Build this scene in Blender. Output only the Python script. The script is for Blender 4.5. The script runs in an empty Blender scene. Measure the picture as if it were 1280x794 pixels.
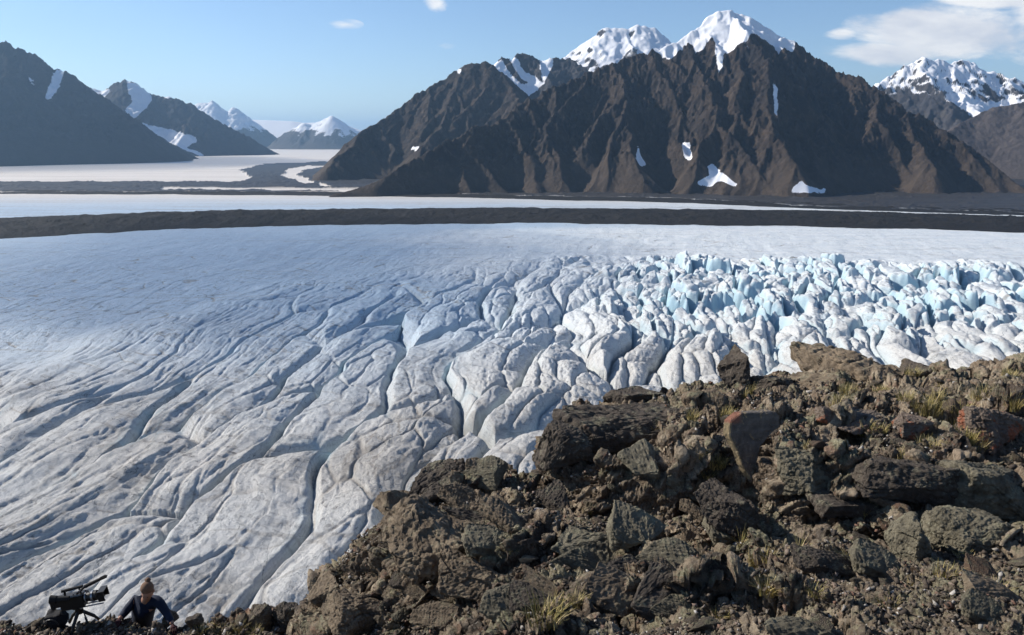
import bpy, bmesh, math, random
import numpy as np
from mathutils import Vector, Matrix
R = math.radians
scene = bpy.context.scene
COL = scene.collection
F_PX = 995.0; HZ = 172.0; H = 300.0           # focal length in photo pixels, horizon row, height above the ice
PITCH = math.atan((397 - HZ) / F_PX)
CP, SP = math.cos(PITCH), math.sin(PITCH)
# ---------- camera ----------
cd = bpy.data.cameras.new('camera'); cam = bpy.data.objects.new('camera', cd); COL.objects.link(cam)
cam.location = (0, 0, H); cam.rotation_euler = (math.pi / 2 - PITCH, 0, 0)
cd.sensor_width = 36; cd.lens = F_PX / 1280 * 36; cd.clip_start = 0.1; cd.clip_end = 200000
scene.camera = cam

def ray(u, v):
    x = (u - 640) / F_PX; y = (397 - v) / F_PX
    return np.array([x, CP + y * SP, -SP + y * CP])
def at(u, v, Y):                              # photo point at ground distance Y -> world point
    d = ray(u, v); k = Y / d[1]
    return np.array([d[0] * k, Y, H + d[2] * k])
def on_ice(u, v, z=0.0):
    d = ray(u, v); k = (z - H) / d[2]
    return np.array([d[0] * k, d[1] * k, z])
def proj(x, y, z):                            # world arrays -> photo pixels
    zz = z - H; dep = y * CP - zz * SP; up = y * SP + zz * CP
    return 640 + F_PX * x / dep, 397 - F_PX * up / dep

# ---------- noise ----------
_rs = np.random.RandomState(11)
PERM = _rs.permutation(4096).astype(np.int32)
_an = _rs.rand(4096) * 2 * math.pi
GX, GY = np.cos(_an).astype(np.float32), np.sin(_an).astype(np.float32)
RV = _rs.rand(4096, 6).astype(np.float32)
def hsh(ix, iy, seed=0):
    return PERM[(PERM[(ix + seed * 131) & 4095] + iy) & 4095]
def perlin(x, y, seed=0):
    x = np.asarray(x, np.float32); y = np.asarray(y, np.float32)
    fx = np.floor(x); fy = np.floor(y); ix = fx.astype(np.int32); iy = fy.astype(np.int32)
    x = x - fx; y = y - fy
    u = x * x * x * (x * (x * 6 - 15) + 10); v = y * y * y * (y * (y * 6 - 15) + 10)
    def g(i, j):
        h = hsh(ix + i, iy + j, seed); return GX[h] * (x - i) + GY[h] * (y - j)
    a = g(0, 0); a += (g(1, 0) - a) * u
    b = g(0, 1); b += (g(1, 1) - b) * u
    return (a + (b - a) * v) * 1.5
def fbm(x, y, o=4, seed=0, gain=.5, lac=2.03):
    s = 0; a = 1; t = 0
    for k in range(o):
        s = s + a * perlin(x, y, seed + k * 7); t += a; a *= gain; x = x * lac + 3.1; y = y * lac + 1.7
    return s / t
def ridged(x, y, o=4, seed=0, gain=.5, lac=2.05):
    s = 0; a = 1; t = 0
    for k in range(o):
        s = s + a * (1 - np.abs(perlin(x, y, seed + k * 7)) * 2); t += a; a *= gain; x = x * lac + 3.1; y = y * lac + 1.7
    return s / t
def worley(x, y, seed=0, jit=.9):             # F1, F2, cell hash, offset to the nearest seed
    x = np.asarray(x, np.float32); y = np.asarray(y, np.float32)
    ix = np.floor(x).astype(np.int32); iy = np.floor(y).astype(np.int32)
    f1 = np.full(x.shape, 9., np.float32); f2 = f1.copy(); hh = np.zeros(x.shape, np.int32)
    ox = np.zeros_like(f1); oy = np.zeros_like(f1)
    for i in (-1, 0, 1):
        for j in (-1, 0, 1):
            h = hsh(ix + i, iy + j, seed)
            dx = x - (ix + i + .5 + (RV[h, 0] - .5) * jit); dy = y - (iy + j + .5 + (RV[h, 1] - .5) * jit)
            d = np.sqrt(dx * dx + dy * dy)
            c = d < f1
            f2 = np.where(c, f1, np.minimum(f2, d)); hh = np.where(c, h, hh)
            ox = np.where(c, dx, ox); oy = np.where(c, dy, oy); f1 = np.where(c, d, f1)
    return f1, f2, hh, ox, oy
def sstep(a, b, x):
    t = np.clip((x - a) / (b - a), 0, 1); return t * t * (3 - 2 * t)
def noise3(p, s, seed=0):
    x, y, z = (p * s).T
    return (perlin(x + .37 * z, y + .21 * z, seed) + perlin(y - .3 * x, z + 5.2, seed + 1) + perlin(z * .95 + 9.1, x + .4 * y, seed + 2)) / 2

def facet3(p, sc, seed, sq=(1, 1, 1), crack=.3, tilt=1.2):
    """angular blocks: every 3D cell is a tilted flat face, cracks between cells; p is (n, 3)"""
    p = (p / (sc * np.array(sq))).astype(np.float32)
    p = p + (.09 * np.stack([perlin(p[:, 0] * 1.3 + .7 * p[:, 2], p[:, 1] * 1.3, seed + 60), perlin(p[:, 1] * 1.3, p[:, 2] * 1.3 + .6 * p[:, 0], seed + 61), perlin(p[:, 2] * 1.3, p[:, 0] * 1.3 - .5 * p[:, 1], seed + 62)], 1)).astype(np.float32)
    b = np.floor(p - .5).astype(np.int32); f1 = np.full(len(p), 9., np.float32); f2 = f1.copy(); val = np.zeros(len(p), np.float32); H_ = np.zeros(len(p), np.int32)
    for i in (0, 1):
        for j in (0, 1):
            for k in (0, 1):
                ix, iy, iz = b[:, 0] + i, b[:, 1] + j, b[:, 2] + k
                h = PERM[(hsh(ix, iy, seed) + iz) & 4095]
                d = p - np.stack([ix, iy, iz], 1) - .5 - (RV[h, :3] - .5) * .8
                r = (d * d).sum(1); c = r < f1
                v = (RV[h, 3] - .5) + tilt * (d[:, 0] * (RV[h, 4] - .5) + d[:, 1] * (RV[h, 5] - .5) + d[:, 2] * (RV[h, 0] - .5))
                f2 = np.where(c, f1, np.minimum(f2, r)); val = np.where(c, v, val); H_ = np.where(c, h, H_); f1 = np.where(c, r, f1)
    e = np.sqrt(f2) - np.sqrt(f1)
    return val - crack * sstep(.16, 0, e), e, H_

# ---------- mesh helpers ----------
def link(name, me, mat=None, parent=None, smooth=True):
    o = bpy.data.objects.new(name, me); COL.objects.link(o)
    if mat: me.materials.append(mat)
    if smooth and len(me.polygons): me.polygons.foreach_set('use_smooth', np.ones(len(me.polygons), bool))
    if parent: o.parent = parent
    return o
def raw_mesh(name, V, Fc, k=4):
    me = bpy.data.meshes.new(name)
    V = np.ascontiguousarray(V, np.float32); Fc = np.ascontiguousarray(Fc, np.int32)
    me.vertices.add(len(V)); me.vertices.foreach_set('co', V.ravel())
    n = len(Fc); me.loops.add(n * k); me.loops.foreach_set('vertex_index', Fc.ravel())
    me.polygons.add(n); me.polygons.foreach_set('loop_start', np.arange(n, dtype=np.int32) * k)
    me.update(calc_edges=True)
    return me
def grid_mesh(name, X, Y, Z, keep=None):      # X,Y,Z shaped (rows, cols); faces look up when rows go away and cols go right
    r, c = X.shape; idx = np.arange(r * c, dtype=np.int32).reshape(r, c)
    q = np.stack([idx[:-1, :-1], idx[:-1, 1:], idx[1:, 1:], idx[1:, :-1]], -1).reshape(-1, 4)
    if keep is not None: q = q[keep.reshape(-1)]
    return raw_mesh(name, np.stack([X, Y, Z], -1).reshape(-1, 3), q)
def attr(me, name, vals):
    a = me.attributes.new(name, 'FLOAT', 'POINT'); a.data.foreach_set('value', np.ascontiguousarray(vals, np.float32).ravel())
def tag(o, label=None, cat=None, group=None, kind=None):
    if label: o['label'] = label
    if cat: o['category'] = cat
    if group: o['group'] = group
    if kind or cat: o['kind'] = kind or 'thing'
    return o
def empty(name, loc=(0, 0, 0), rz=0):
    o = bpy.data.objects.new(name, None); COL.objects.link(o); o.location = loc; o.rotation_euler = (0, 0, rz)
    o.empty_display_size = .1; return o

# ---------- node helper ----------
class N:
    def __init__(s, name):
        s.m = bpy.data.materials.new(name); s.m.use_nodes = True; s.t = s.m.node_tree
        s.t.nodes.clear(); s.out = s.n('ShaderNodeOutputMaterial'); s.b = s.n('ShaderNodeBsdfPrincipled')
        s.l(s.b.outputs[0], s.out.inputs[0])
    def n(s, t, **k):
        x = s.t.nodes.new(t)
        for a, b in k.items(): setattr(x, a, b)
        return x
    def l(s, a, b): s.t.links.new(a, b)
    def put(s, sock, v):
        if hasattr(v, 'is_output') or isinstance(v, bpy.types.NodeSocket): s.l(v, sock)
        else: sock.default_value = v
    def attr(s, name): return s.n('ShaderNodeAttribute', attribute_name=name).outputs['Fac']
    def pos(s, scale=(1, 1, 1), obj=False):
        v = s.n('ShaderNodeTexCoord').outputs['Object'] if obj else s.n('ShaderNodeNewGeometry').outputs['Position']
        m = s.n('ShaderNodeMapping'); m.inputs['Scale'].default_value = scale; s.l(v, m.inputs[0]); return m.outputs[0]
    def noise(s, vec, scale, det=5, rough=.6, dist=0):
        x = s.n('ShaderNodeTexNoise'); s.l(vec, x.inputs['Vector']); x.inputs['Scale'].default_value = scale
        x.inputs['Detail'].default_value = det; x.inputs['Roughness'].default_value = rough; x.inputs['Distortion'].default_value = dist
        return x.outputs['Fac']
    def vor(s, vec, scale, feat='F1', out='Distance'):
        x = s.n('ShaderNodeTexVoronoi', feature=feat); s.l(vec, x.inputs['Vector']); x.inputs['Scale'].default_value = scale
        return x.outputs[out]
    def ramp(s, f, stops):
        x = s.n('ShaderNodeValToRGB'); s.l(f, x.inputs[0]); e = x.color_ramp.elements
        while len(e) < len(stops): e.new(.5)
        for q, (p, c) in zip(e, stops):
            q.position = p; q.color = (c, c, c, 1) if not hasattr(c, '__len__') else (*c, 1)
        return x.outputs[0]
    def mr(s, f, a, b, c=0, d=1):
        x = s.n('ShaderNodeMapRange'); s.l(f, x.inputs[0])
        for i, v in enumerate((a, b, c, d)): x.inputs[i + 1].default_value = v
        return x.outputs[0]
    def mix(s, f, a, b, mode='MIX'):
        x = s.n('ShaderNodeMix', data_type='RGBA', blend_type=mode)
        s.put(x.inputs[0], f)
        for k, v in ((6, a), (7, b)): s.put(x.inputs[k], (*v, 1) if isinstance(v, tuple) and len(v) == 3 else v)
        return x.outputs[2]
    def mth(s, op, a, b=0.0, c=None):
        x = s.n('ShaderNodeMath', operation=op); s.put(x.inputs[0], a); s.put(x.inputs[1], b)
        if c is not None: s.put(x.inputs[2], c)
        return x.outputs[0]
    def bump(s, h, dist, strength=1.0, prev=None):
        x = s.n('ShaderNodeBump'); x.inputs['Distance'].default_value = dist; x.inputs['Strength'].default_value = strength
        s.l(h, x.inputs['Height'])
        if prev is not None: s.l(prev, x.inputs['Normal'])
        return x.outputs[0]
    def fin(s, col, rough=.8, normal=None, spec=.3):
        s.put(s.b.inputs['Base Color'], (*col, 1) if isinstance(col, tuple) and len(col) == 3 else col)
        s.put(s.b.inputs['Roughness'], rough); s.b.inputs['Specular IOR Level'].default_value = spec
        if normal is not None: s.l(normal, s.b.inputs['Normal'])
        return s.m
def up_z(n):                                   # z of the true surface normal
    x = n.n('ShaderNodeSeparateXYZ'); n.l(n.n('ShaderNodeNewGeometry').outputs['Normal'], x.inputs[0]); return x.outputs[2]
# ---------- light and sky ----------
SUN_AZ, SUN_EL = R(-70), R(32)                 # azimuth from +Y, negative = left
sd = Vector((math.sin(SUN_AZ) * math.cos(SUN_EL), math.cos(SUN_AZ) * math.cos(SUN_EL), math.sin(SUN_EL)))
sl = bpy.data.lights.new('sun', 'SUN'); sun = bpy.data.objects.new('sun', sl); COL.objects.link(sun)
sl.energy = 5.0; sl.angle = R(.55); sl.color = (1, .93, .83)
sun.rotation_euler = sd.to_track_quat('Z', 'Y').to_euler(); sun.location = (0, 0, H + 50)
w = bpy.data.worlds.new('World'); scene.world = w; w.use_nodes = True; nt = w.node_tree; nt.nodes.clear()
def wn(t, **k):
    x = nt.nodes.new(t)
    for a, b in k.items(): setattr(x, a, b)
    return x
L = nt.links.new
out = wn('ShaderNodeOutputWorld'); bg = wn('ShaderNodeBackground'); L(bg.outputs[0], out.inputs[0])
sky = wn('ShaderNodeTexSky', sky_type='NISHITA', sun_disc=False)
sky.sun_elevation = SUN_EL; sky.sun_rotation = SUN_AZ; sky.altitude = 1800; sky.air_density = 1.0; sky.dust_density = .9; sky.ozone_density = 3.4
bg.inputs[1].default_value = .105
# clouds: thin layer mapped on the sky directions (gnomonic plane overhead), as a sky shell far above
tc = wn('ShaderNodeTexCoord'); sep = wn('ShaderNodeSeparateXYZ'); L(tc.outputs['Generated'], sep.inputs[0])
def wm(op, a, b=0., c=None):
    x = wn('ShaderNodeMath', operation=op)
    for i, v in enumerate((a, b) if c is None else (a, b, c)):
        if isinstance(v, (int, float)): x.inputs[i].default_value = v
        else: L(v, x.inputs[i])
    return x.outputs[0]
yy = wm('MAXIMUM', sep.outputs[1], .05)
ax = wm('DIVIDE', sep.outputs[0], yy); az = wm('DIVIDE', sep.outputs[2], yy)
cv = wn('ShaderNodeCombineXYZ'); L(ax, cv.inputs[0]); L(az, cv.inputs[1])
mp = wn('ShaderNodeMapping'); mp.inputs['Scale'].default_value = (7, 19, 1); L(cv.outputs[0], mp.inputs[0])
nz = wn('ShaderNodeTexNoise'); nz.inputs['Scale'].default_value = 1.; nz.inputs['Detail'].default_value = 9; nz.inputs['Roughness'].default_value = .6
nz.inputs['Distortion'].default_value = .25; L(mp.outputs[0], nz.inputs['Vector'])
def blob(u, v, ru, rv):
    d = ray(u, v); cx, cz = d[0] / d[1], d[2] / d[1]
    a = wm('DIVIDE', wm('SUBTRACT', ax, cx), ru / F_PX); b = wm('DIVIDE', wm('SUBTRACT', az, cz), rv / F_PX)
    return wm('SUBTRACT', 1., wm('SQRT', wm('ADD', wm('MULTIPLY', a, a), wm('MULTIPLY', b, b))))
bl = None
for (u, v, ru, rv, g) in ((1195, 38, 140, 40, .95), (1100, 68, 90, 18, .9), (1255, 0, 100, 16, 1.), (1150, 25, 70, 20, .8), (1320, 20, 90, 60, .9), (545, 4, 16, 12, .45), (552, 57, 16, 6, .3), (432, 31, 22, 7, .3),(1052,42,26,9,.5)):
    b = wm('MULTIPLY', wm('MAXIMUM', blob(u, v, ru, rv), 0.), g); bl = b if bl is None else wm('MAXIMUM', bl, b)
den = wm('ADD', wm('MULTIPLY', bl, 1.9), wm('MULTIPLY', wm('SUBTRACT', nz.outputs[0], .52), 3.4))
den = wm('MULTIPLY', den, wm('GREATER_THAN', bl, 0.001))
mr = wn('ShaderNodeMapRange', interpolation_type='SMOOTHSTEP'); L(den, mr.inputs[0]); mr.inputs[1].default_value = .05; mr.inputs[2].default_value = .85
mr.inputs[4].default_value = .88
mp2 = wn('ShaderNodeMapping'); mp2.inputs['Scale'].default_value = (7, 19, 1); mp2.inputs['Location'].default_value = (.12, -.35, 0); L(cv.outputs[0], mp2.inputs[0])
nz2 = wn('ShaderNodeTexNoise'); nz2.inputs['Detail'].default_value = 7; nz2.inputs['Scale'].default_value = 1; nz2.inputs['Distortion'].default_value = .25; L(mp2.outputs[0], nz2.inputs['Vector'])
shd = wn('ShaderNodeMapRange'); L(wm('SUBTRACT', nz.outputs[0], nz2.outputs[0]), shd.inputs[0]); shd.inputs[1].default_value = -.12; shd.inputs[2].default_value = .14
cc = wn('ShaderNodeMix', data_type='RGBA'); L(shd.outputs[0], cc.inputs[0]); cc.inputs[6].default_value = (5.8, 5.9, 6.3, 1); cc.inputs[7].default_value = (8.4, 8.2, 7.9, 1)
mx = wn('ShaderNodeMix', data_type='RGBA'); L(mr.outputs[0], mx.inputs[0]); L(sky.outputs[0], mx.inputs[6]); L(cc.outputs[2], mx.inputs[7])
L(mx.outputs[2], bg.inputs[0])
scene.view_settings.view_transform = 'Standard'; scene.view_settings.look = 'None'; scene.view_settings.gamma = 1
scene.view_settings.exposure = .40
scene.cycles.max_bounces = 5; scene.cycles.diffuse_bounces = 2; scene.cycles.volume_bounces = 0; scene.cycles.transparent_max_bounces = 8
scene.cycles.use_denoising = True
try: scene.cycles.use_adaptive_sampling = True; scene.cycles.adaptive_threshold = .02
except Exception: pass
# ---------- glacier: one sheet from below the hillside to the horizon ----------
def ice_material():
    n = N('glacier_ice'); p = n.pos()
    dirt, blue, smooth = n.attr('dirt'), n.attr('blue'), n.attr('smooth')
    n1 = n.noise(p, .02, 8, .62); n2 = n.noise(p, .35, 7, .7); n3 = n.noise(n.pos((1, .28, 2.5)), .09, 8, .72, .6)
    clean = n.mix(n.mr(n1, .3, .7), (.60, .66, .69), (.77, .79, .79))
    clean = n.mix(n.mth('MULTIPLY', n.mth('MINIMUM', n.attr('blue_shade'), 1.0), .85), clean, (.36, .48, .60))  # cloud shade on the left ice, tinted into the colour; also the bluish strip
    clean = n.mix(n.mr(n3, .5, .78), clean, (.50, .56, .66))
    clean = n.mix(n.attr('tan'), clean, n.mix(n.mr(n2, .3, .7), (.46, .435, .40), (.76, .735, .69)))
    d = n.mth('MULTIPLY', dirt, n.mr(n2, .25, .75, .55, 1.25))
    d = n.mth('MINIMUM', d, 1.0)
    c = n.mix(d, clean, n.mix(n.mr(n2, .35, .65), (.13, .115, .10), (.38, .345, .30)))
    cv_ = n.n('ShaderNodeCombineXYZ'); n.l(n.attr('strata'), cv_.inputs[0]); n.l(n.attr('along'), cv_.inputs[1])
    ln = n.noise(cv_.outputs[0], 7.0, 7, .75, .35); ln2 = n.noise(cv_.outputs[0], 2.2, 5, .7, .6)
    lm_ = n.mth('MULTIPLY', n.mth('ADD', n.mr(ln, .53, .64), n.mr(ln2, .56, .66, 0, .6)), n.attr('linea')); c = n.mix(n.mth('MINIMUM', n.mth('MULTIPLY', lm_, .8), 1.), c, (.115, .105, .10))
    cr_ = n.n('ShaderNodeTexVoronoi', feature='DISTANCE_TO_EDGE'); mpn = n.n('ShaderNodeMapping'); mpn.inputs['Scale'].default_value = (.030, .011, .02); n.l(p, mpn.inputs[0]); nzv = n.n('ShaderNodeTexNoise'); nzv.inputs['Scale'].default_value = 3; nzv.inputs['Detail'].default_value = 5; n.l(mpn.outputs[0], nzv.inputs['Vector']); av_ = n.n('ShaderNodeVectorMath', operation='MULTIPLY_ADD'); n.l(nzv.outputs['Color'], av_.inputs[0]); av_.inputs[1].default_value = (.5, .5, .5); n.l(mpn.outputs[0], av_.inputs[2]); n.l(av_.outputs[0], cr_.inputs['Vector']); cr_.inputs['Scale'].default_value = 1.6
    ck_ = n.mth('MULTIPLY', n.mr(cr_.outputs['Distance'], .012, .003), n.mr(n.noise(p, .012, 4, .6), .46, .56)); c = n.mix(n.mth('MULTIPLY', ck_, .75), c, (.05, .065, .08))
    bl = n.mth('MULTIPLY', blue, n.mr(n2, .2, .8, .75, 1.1))
    c = n.mix(n.mth('MINIMUM', bl, 1.0), c, (.37, .56, .66))
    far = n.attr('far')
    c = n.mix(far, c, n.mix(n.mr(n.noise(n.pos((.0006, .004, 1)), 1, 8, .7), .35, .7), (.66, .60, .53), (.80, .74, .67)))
    c = n.mix(n.attr('debris'), c, (.036, .033, .031))
    nb = n.bump(n.noise(p, .6, 8, .75), 1.9, .9); nb = n.bump(n.noise(n.pos((1, .3, 2)), .12, 6, .7, .5), 2.2, .5, nb)
    return n.fin(c, .55, nb, .25)
AZ = np.concatenate([np.linspace(-62, -36, 110, endpoint=False), np.linspace(-36, 36, 1320), np.linspace(36, 62, 111)[1:]])
rr = [285.]
while rr[-1] < 3100:
    r = rr[-1]; st = min(max(r * r / (300 * 796) * .75, .9), 2.1) if r > 420 else 3
    if r > 2150: st = 2.1 + (r - 2150) * .006
    rr.append(r + st)
while rr[-1] < 6500: rr.append(rr[-1] * 1.005)
while rr[-1] < 90000: rr.append(rr[-1] * 1.02)
rr = np.array(rr); print('ice', len(rr), len(AZ))
RR, AA = np.meshgrid(rr, np.radians(AZ), indexing='ij')
X = (RR * np.sin(AA)).astype(np.float32); Y = (RR * np.cos(AA)).astype(np.float32); azd = np.degrees(AA).astype(np.float32)
wx = fbm(X / 400, Y / 400, 3, 5) * 60; wy = fbm(X / 400 + 9, Y / 400, 3, 6) * 90
left = sstep(-200, -700, X) * sstep(1500, 700, Y)
b = X - .20 * Y + wx + left * .0 + fbm(X / 90, Y / 130, 3, 8) * 14
b = b - left * .18 * Y; a = Y + .2 * X + wy
# rough zone: nearer than this range
rb = np.interp(azd, [-60, -33, -22, -10, 0, 10, 33, 60], [900, 1050, 1350, 1750, 2050, 2000, 1900, 1900]) + fbm(X / 300, Y / 300, 3, 3) * 140
rough = sstep(1.0, .62, Y / rb); edge = sstep(1.06, .95, Y / rb)
ser = sstep(0, 13, azd + 4 * fbm(X / 250, Y / 250, 2, 31)) * sstep(1.0, .93, Y / rb) * sstep(700, 1150, Y)
# big lumps
def pillow(x, y, w, seed, p=.55):
    f1, f2, h, ox, oy = worley(x, y, seed); return np.clip((f2 - f1) / w, 0, 1) ** p, h, ox, oy, f2 - f1
near = sstep(1000, 550, Y)
P1, h1, ox1, oy1, e1 = pillow(b / 88, a / 400, .5, 1, .5)
P2, h2, ox2, oy2, e2 = pillow(b / 36 + .006 * wx, a / 120, .45, 2, .5)
P3, h3, ox3, oy3, e3 = pillow(X / 9 + .3 * fbm(X / 20, Y / 20, 2, 61), Y / 16, .5, 4, .7)
m2 = sstep(-.15, .4, fbm(X / 160, Y / 220, 3, 12) + .25 * rough - .15 + .35 * sstep(-14, 4, azd))
m1 = (.62 + .38 * sstep(-22, 2, azd)) * (.45 + .7 * sstep(-.3, .4, fbm(X / 260, Y / 300, 3, 13) + .3 * sstep(-24, 0, azd)))
m2 = m2 * (1 - .55 * sstep(4, -10, azd))
z = 0 * X
lft = sstep(8, -8, azd + 6 * fbm(X / 200, Y / 200, 2, 14))
A1 = sstep(0, .16, e1) ** .7 - .85 * sstep(.0, .5, ox1 + .12 * fbm(b / 30, a / 60, 3, 15)) * (.35 + .65 * RV[h1, 4])
zp1 = P1 - .6 + .9 * ox1 * (RV[h1, 2] - .25) + .5 * (RV[h1, 3] - .5)
zp1 = zp1 * (1 - lft) + lft * (A1 - .5 + .5 * (RV[h1, 3] - .5) + .25 * oy1 * (RV[h1, 5] - .5))
z += m1 * edge * (1.5 + 25 * rough) * zp1
A2_ = sstep(0, .16, e2) - .8 * sstep(.0, .5, ox2) * RV[h2, 4]
z += edge * (1.0 + (9 - 3.5 * lft) * rough) * m2 * ((P2 - .6 + .8 * ox2 * (RV[h2, 2] - .3)) * (1 - lft) + lft * (A2_ - .5))
z += rough * 1.2 * m2 * P3
sw = fbm(b / 50, a / 260, 4, 21)
z += (2.2 + 1.5 * edge) * sw * sstep(3200, 2300, RR)
cr = ridged(b / 34 + .0 * X, a / 210, 3, 24)
z -= (1.0 + .4 * edge) * sstep(.55, .9, cr) * sstep(2500, 1700, RR)
# seracs: tall leaning blocks split by deep slots
s1f, s1g, sh, sox, soy = worley((X + 16 * fbm(X / 60, Y / 60, 3, 41) + 40 * fbm(X / 240, Y / 240, 2, 46) - .1 * Y) / 46, (Y + .25 * X + 26 * fbm(X / 60, Y / 60, 3, 42)) / 110, 7)
s2f, s2g, sh2, sx2, sy2 = worley((X + 6 * fbm(X / 25, Y / 25, 2, 43)) / 21, Y / 46, 8)
slot = sstep(.0, .34, s1g - s1f); slot2 = sstep(0, .3, s2g - s2f)
zs = 34 * (slot - .7) + 24 * (RV[sh, 2] - .45) * slot + 18 * (sox * (RV[sh, 3] - .4) + soy * (RV[sh, 4] - .15)) + slot * (5 * slot2 + 10 * (RV[sh2, 2] - .5) + 8 * (sx2 * (RV[sh2, 3] - .5) + sy2 * (RV[sh2, 4] - .3)))
band = sstep(1080, 1480, Y + 90 * fbm(X / 160, Y / 160, 3, 47))
sa = ser * (.30 + .70 * sstep(-4, 16, azd)) * sstep(-.3, .3, fbm(X / 170, Y / 130, 4, 45) + .16 * band - .02) * (.06 + .94 * band)
z = z * (1 - .45 * sa) + sa * zs
z += -30 * rough * (1 - .0 * ser) + 10 * edge                       # the ice drops towards the hillside
z += rough * .5 * fbm(X / 5, Y / 5, 3, 51) + edge * 1.5 * fbm(X / 18, Y / 22, 3, 52)
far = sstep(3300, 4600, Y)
z += .8 * fbm(X / 60, Y / 60, 3, 53) * (1 - edge)
z[RR > 3300] *= .0
z = z.astype(np.float32)
# slope-based blue and dirt, from the world-space shape
gz_r = np.gradient(z, axis=0) / np.gradient(RR, axis=0); gz_a = np.gradient(z, axis=1) / (np.gradient(AA, axis=1) * RR)
slope = np.sqrt(gz_r ** 2 + gz_a ** 2)
lows = np.clip(1 - P1, 0, 1) * .6 + np.clip(1 - P2, 0, 1) * .5
blue = sstep(.7, 2.2, slope) * (.15 + .6 * sa) + .55 * sstep(.35, .95, lows) * rough * sstep(-.1, .35, fbm(X / 120, Y / 200, 3, 71) + .05) + sa * .45 * sstep(.3, 0., s1g - s1f)
blue = blue + lft * rough * .5 * sstep(.2, .5, ox1) * sstep(.3, .05, e1) * sstep(-.15, .35, fbm(X / 90, Y / 200, 3, 72))
blue = np.clip(blue, 0, 1) * sstep(2500, 1900, RR)
# foliation: tilted strata cut by the relief, seen as fine curved dirt lines
st = (z * 1.0 + b * .22 + a * .012 + 3 * fbm(X / 60, Y / 60, 3, 81))
fol = sstep(.18, .55, fbm(st / 2.4, a / 300, 4, 82, .65)) + .7 * sstep(.25, .5, fbm(st / .9, a / 180, 3, 84, .65))
reg = sstep(1350, 700, Y) * (.72 + 1.1 * fbm(X / 230, Y / 260, 4, 85)) + .26 * sstep(1900, 1300, Y) * sstep(-5, 10, azd)
dirt = np.clip(reg * (.42 + .75 * fol) + .5 * reg * sstep(.3, .9, 1 - P2) * rough, 0, 1) * (1 - .75 * blue)
strk = fbm((Y + .05 * X + 60 * fbm(X / 900, Y / 400, 2, 86)) / 26, X / 900, 5, 87, .65)
tan_ = sstep(1500, 800, Y) * (.62 + .5 * fbm(X / 300, Y / 300, 3, 99)) * (1 - .6 * blue) + .25 * sstep(1700, 1200, Y) * sstep(-5, 10, azd)
dirt += .35 * sstep(.12, .5, strk) * (1 - rough) * sstep(3200, 2600, RR) + .6 * sstep(-.1, .45, fbm(Y / 60 + X / 900, X / 1500, 5, 187, .7)) * sstep(2700, 3000, Y) * sstep(5500, 4500, Y)
crk = worley((Y + .12 * X + 70 * fbm(X / 200, Y / 200, 3, 88)) / 46, (X + 50 * fbm(X / 120, Y / 90, 3, 89)) / 190, 9)
ck = sstep(.05, .012, crk[1] - crk[0]) * sstep(-.1, .15, fbm(X / 110, Y / 110, 2, 90)) * sstep(2900, 2300, RR)
dirt = np.clip(dirt + .8 * ck * (1 - .5 * rough), 0, 1); z -= (.8 * ck * (1 - rough)).astype(np.float32)
me = grid_mesh('glacier', X, Y, z)
attr(me, 'dirt', dirt); attr(me, 'blue', blue); attr(me, 'far', far); attr(me, 'strata', st / 10); attr(me, 'along', a / 100); attr(me, 'linea', np.clip(sstep(2300, 1500, Y) * (.7 + .9 * fbm(X / 140, Y / 170, 3, 98)) * (1 - .8 * blue), 0, 1)); attr(me, 'tan', np.clip(tan_, 0, 1)); attr(me, 'blue_shade', sstep(6, -12, azd + 8 * fbm(X / 500, Y / 500, 2, 95)) * sstep(700, 1100, Y) * sstep(4600, 3900, Y) + .9 * sstep(2600, 2800, Y) * sstep(4700, 4200, Y) * sstep(26, -6, azd)); attr(me, 'smooth', 1 - rough)
# dark debris spread on the far ice towards the mountains' feet
pu, pv = proj(X, Y, z); pv = np.where(RR > 1500, pv, 900.)
MASK_ICE = (X, Y, z, pu, pv)
def poly_mask(u, v, pts, soft=1.0):
    ins = np.zeros(u.shape, bool); n_ = len(pts)
    for i in range(n_):
        x0, y0 = pts[i]; x1, y1 = pts[(i + 1) % n_]
        if y0 == y1: continue
        c = ((v >= min(y0, y1)) & (v < max(y0, y1))) & (u < x0 + (v - y0) * (x1 - x0) / (y1 - y0))
        ins ^= c
    return ins
deb = np.zeros_like(X); fm = RR > 2600
uu, vv = pu[fm], pv[fm]
uj = uu + 5 * perlin(X[fm] / 120, Y[fm] / 900, 91); vj = vv + .8 * perlin(X[fm] / 160, Y[fm] / 260, 92)
d_ = poly_mask(uj, vj, [(-900, 229), (300, 228), (312, 222), (300, 212), (330, 205), (405, 202), (1700, 205), (1700, 262), (1280, 267), (1000, 259), (850, 249), (600, 245), (450, 239), (330, 241), (230, 241), (0, 241), (-900, 242)])
d_ &= ~poly_mask(uj, vj, [(200, 234.5), (420, 236), (600, 240), (600, 242.3), (420, 239.3), (200, 237.5)])
d_ &= ~poly_mask(uj, vj, [(352, 219), (362, 211), (385, 207), (410, 207), (380, 212), (372, 219), (392, 229), (380, 231), (362, 224)])
d_ &= ~poly_mask(uj, vj, [(400, 228), (412, 235), (400, 234)])
deb[fm] = d_
dz_ = np.where(deb > 0, 5 + 9 * ridged(X / 70, Y / 110, 4, 96) * sstep(.0, .4, fbm(X / 300, Y / 200, 2, 97) + .2), 0.) * (RR < 7500)
coz = np.stack([X, Y, z + dz_], -1).astype(np.float32).reshape(-1); me.vertices.foreach_set('co', coz); me.update()
attr(me, 'debris', deb)
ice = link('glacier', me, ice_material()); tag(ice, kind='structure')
def ice_z(x, y): return 0.0

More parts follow.
